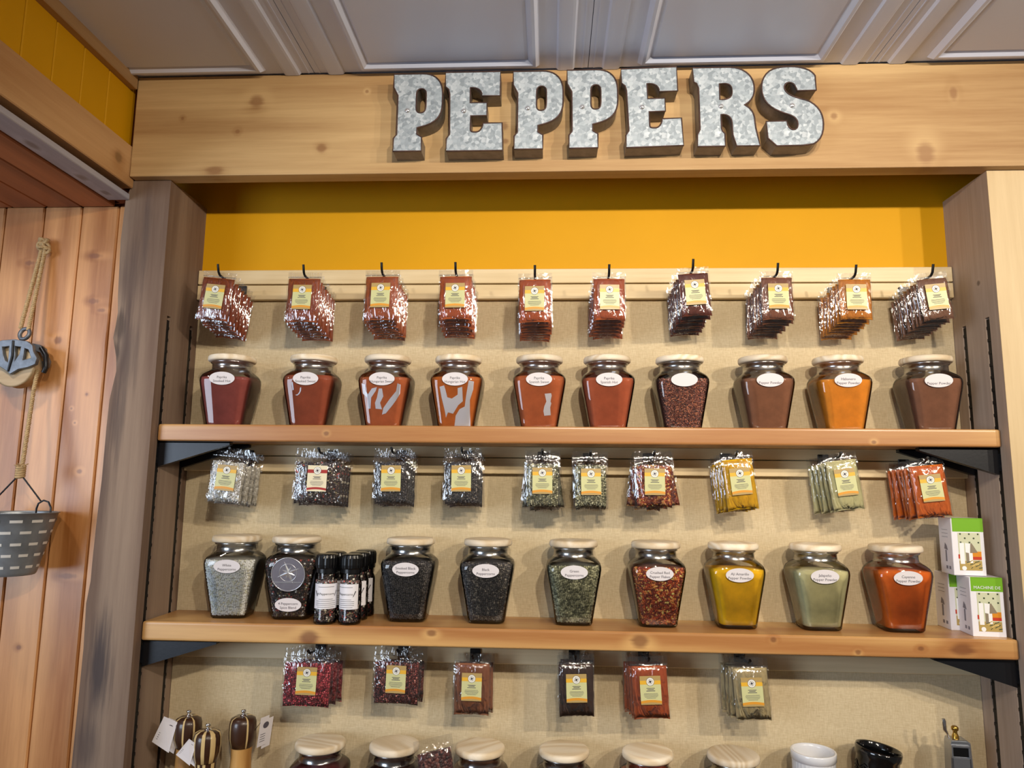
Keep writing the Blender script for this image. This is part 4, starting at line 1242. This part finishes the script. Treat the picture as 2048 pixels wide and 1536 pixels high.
build('front_plate', MB().box(-.018, -.0152, -.0185, -.0125, hb - .06, hb - .010).box(.0115, .0145, -.0185, -.0125, hb - .06, hb - .010).box(-.018, .0145, -.0185, -.0125, hb - .012, hb - .008).box(-.018, .0145, -.0185, -.0125, hb - .053, hb - .030), M['tool_metal'], root, bevel=.0008, seg=1)
build('round_shaft', MB().lathe([(.012, .0), (.012, hb - .06)], 24, (0, -.014, 0)), M['tool_metal'], root)
build('brass_knob', MB().lathe([(.0065, hb), (.0055, hb + .006), (.004, hb + .009), (.0038, hb + .013), (.0062, hb + .015), (.0064, hb + .020), (.004, hb + .0225)], 20, (-.003, 0, 0)), M['brass'], root)
build('crank_handle', MB().tube([(-.014, .0, hb - .002), (-.017, 0, hb + .008), (-.021, 0, hb + .014), (-.0215, 0, hb + .03), (-.0225, 0, hb + .034)], [.002, .002, .0036, .0038, .0030], 10), M['chrome'], root)

root = thing('spice_bag', 'dark peppercorn bag leaning upright between two bottom row jars', 'spice bag', (-.254, .026, -.196), (math.radians(-3), math.radians(-8), math.radians(20)))
cont, film, th = bag_meshes(.075, .196, .012, .010, 77, True)
link('contents', cont, speckle('bagged_lean', _spk('sichuan'), scale=210, rough=.45, coat=.5), root); link('clear_film', film, M['film'], root)

# ------------------------------------------------------------------ pulley, rope and hanging bucket on the plank wall
def rope_mb(pts, r=.0045, turns=90, n=5, seg=None):
    """three strands twisted along a polyline"""
    P = [Vector(p) for p in pts]
    L = sum((b - a).length for a, b in zip(P[:-1], P[1:]))
    k = seg or max(12, int(L / .0035))
    def at(t):
        d = t * L
        for a, b in zip(P[:-1], P[1:]):
            l = (b - a).length
            if d <= l or b is P[-1]: return a + (b - a) * min(1, d / l), (b - a).normalized()
            d -= l
    mb = MB()
    for s in range(3):
        path_ = []
        for i in range(k + 1):
            c, tn = at(i / k)
            nx = tn.cross(Vector((0, 1, 0))).normalized(); ny = tn.cross(nx)
            a = i / k * L * turns * 2 * math.pi / 1.0 * .75 + s * 2.094
            path_.append(c + (nx * math.cos(a) + ny * math.sin(a)) * r * .5)
        mb.tube(path_, r * .62, n)
    return mb
YP = -.012
pu = thing('rope_pulley', 'black iron and wood pulley hung from a knotted rope loop', 'pulley', (-1.118, YP, .50))
def add(name, mb, mat): return build(name, mb, mat, pu)
L0 = Vector((-1.118, YP, .50))
def loc(p): return tuple(Vector(p) - L0)
for a, b in (((-1.119, .012, .770), (-1.128, YP, .592)), ((-1.111, .012, .770), (-1.111, YP, .588))):
    build('rope', rope_mb([loc(a), loc(b)], .0042), M['rope'], pu)
kn = MB()
for k in range(7):
    rng = random.Random(k)
    c = Vector((-1.115 + rng.uniform(-.006, .006), .010 + rng.uniform(-.003, .002), .780 + rng.uniform(-.014, .012))) - L0
    R_ = Matrix.Rotation(rng.uniform(0, 3), 3, 'Y') @ Matrix.Rotation(rng.uniform(-.6, .6), 3, 'X')
    kn.tube([tuple(c + R_ @ Vector((.008 * math.cos(t), .003 * math.sin(2 * t), .006 * math.sin(t)))) for t in [2 * math.pi * i / 14 for i in range(14)]], .0034, 6, closed=True)
add('rope_knot', kn, M['rope'])
rg = MB().tube([loc((-1.117 + .010 * math.cos(t), YP - .001 + .003 * math.sin(t), .580 + .0115 * math.sin(t))) for t in [2 * math.pi * i / 24 for i in range(24)]], .0040, 8, closed=True)
add('swivel_ring', rg, M['cast'])
def cyl_y(c, r, y0, y1, n=40, groove=0):
    ys = [y0, y0, (y0 + y1) / 2, y1, y1]; rr = [r * .9, r, r - groove, r, r * .9]
    return MB().rings([[(c[0] + q * math.cos(2 * math.pi * i / n), y, c[1] + q * math.sin(2 * math.pi * i / n)) for i in range(n)] for q, y in zip(rr, ys)], 0, True)
add('wooden_wheel', cyl_y((-1.127 + 1.118, .512 - .50), .044, -.010, .014, groove=.005), M['wheel_wood'])
def cheek(y):
    outl = [(-.060, .031), (-.049, .056), (-.030, .062), (-.004, .064), (.022, .060), (.034, .052), (.037, .040), (.046, .026), (.044, .014), (.030, .008), (.010, .004), (-.006, -.006), (-.016, .002), (-.030, .010), (-.050, .014), (-.060, .018)]
    holes = [[(-.050, .030), (-.036, .050), (-.036, .034), (-.044, .020)], [(-.030, .050), (-.013, .052), (-.012, .016), (-.020, .020), (-.026, .034)], [(-.003, .052), (.012, .050), (.010, .034), (.000, .016)], [(.018, .048), (.028, .044), (.036, .026), (.016, .020)]]
    cu = bpy.data.curves.new('plate', 'CURVE'); cu.dimensions = '2D'; cu.fill_mode = 'BOTH'; cu.extrude = .0035; cu.bevel_depth = .0010; cu.bevel_resolution = 1
    for lp in [outl] + holes:
        sp = cu.splines.new('POLY'); sp.points.add(len(lp) - 1)
        for q, (a, b) in zip(sp.points, lp): q.co = (a, b, 0, 1)
        sp.use_cyclic_u = True
    ob = bpy.data.objects.new('plate', cu); COL.objects.link(ob)
    me = bpy.data.meshes.new_from_object(ob.evaluated_get(bpy.context.evaluated_depsgraph_get()))
    bpy.data.objects.remove(ob)
    me.transform(Matrix.Rotation(math.pi / 2, 4, 'X')); me.materials.clear()
    link('iron_cheek', me, M['cast'], pu, (0, y, 0))
cheek(-.016); cheek(.019)
build('centre_rib', MB().tube([(-.006, -.021, .062), (-.004, -.022, .03), (-.010, -.021, -.002)], .0022, 6), M['iron'], pu)
build('keeper_strap', MB().tube([(.036, .004, .052), (.048, .004, .036), (.050, .004, .010), (.046, .004, .0)], .005, 6), M['iron'], pu)
bx, by = -1.068, -.045
build('hanging_rope', rope_mb([loc((-1.083, YP + .002, .505)), loc((-1.083, YP - .004, .46)), loc((bx, by, .305))], .0042), M['rope'], pu)
bu = thing('zinc_bucket', 'slotted grey zinc bucket hanging from the pulley rope', 'bucket', (bx - .002, by, .1007))
H_ = .1176; r0, r1 = .043, .071
prof = [(r0 * .96, 0), (r0, .002)] + [(r0 + (r1 - r0) * (z / H_), z) for z in (.006, .03, .06, .09, .1165)] + [(r1 + .0022, H_ - .0004), (r1 + .0022, H_ + .001), (r1 - .0008, H_ + .001)] + [(r0 - .0008 + (r1 - r0) * (z / H_), z) for z in (.1165, .06, .003)]
build('pail', MB().lathe(prof, 56, cap1=True), M['bucket'], bu)
sl = MB()
for j, (z, off) in enumerate(((.103, 0), (.082, .27), (.060, .05), (.039, .33), (.017, .12))):
    rr = r0 + (r1 - r0) * (z / H_) + .0006
    for k in range(12):
        a0 = 2 * math.pi * k / 12 + off; a1 = a0 + .30
        q = wrap(rr, z - .0026, z + .0026, a0, a1, 0, 5)
        # lean with the wall of the pail
        sl.add([(x * (1 + (zz - z) * (r1 - r0) / H_ / rr), y * (1 + (zz - z) * (r1 - r0) / H_ / rr), zz) for x, y, zz in q.v], q.f)
build('bright_slots', sl, M['cut_edge'], bu)
for sx in (-1, 1):
    lp = [(sx * (r1 - .002), 0, H_ - .002), (sx * (r1 - .002), 0, H_ + .010), (sx * (r1 - .008), 0, H_ + .021), (sx * (r1 - .018), 0, H_ + .024), (sx * (r1 - .028), 0, H_ + .018), (sx * (r1 - .031), 0, H_ + .008), (sx * (r1 - .031), 0, H_ - .002)]
    build('wire_ear', MB().tube(lp, .0017, 6), M['iron'], bu)
    build('wire_handle', rope_mb([(sx * (r1 - .024), 0, H_ + .023), (sx * .002, 0, H_ + .073)], .0017, 120), M['iron'], bu)
kn = MB()
for k in range(5):
    kn.tube([(.0065 * math.cos(t), .0065 * math.sin(t), H_ + .070 + k * .0045 + .002 * math.sin(t)) for t in [2 * math.pi * i / 12 for i in range(12)]], .0030, 6, closed=True)
for k in range(8):
    a = k * .8; kn.tube([(.003 * math.cos(a), .003 * math.sin(a), H_ + .090), (.012 * math.cos(a), .012 * math.sin(a), H_ + .093 + .003 * math.sin(3 * a))], [.0022, .0006], 5)
build('rope_knot', kn, M['rope'], bu)
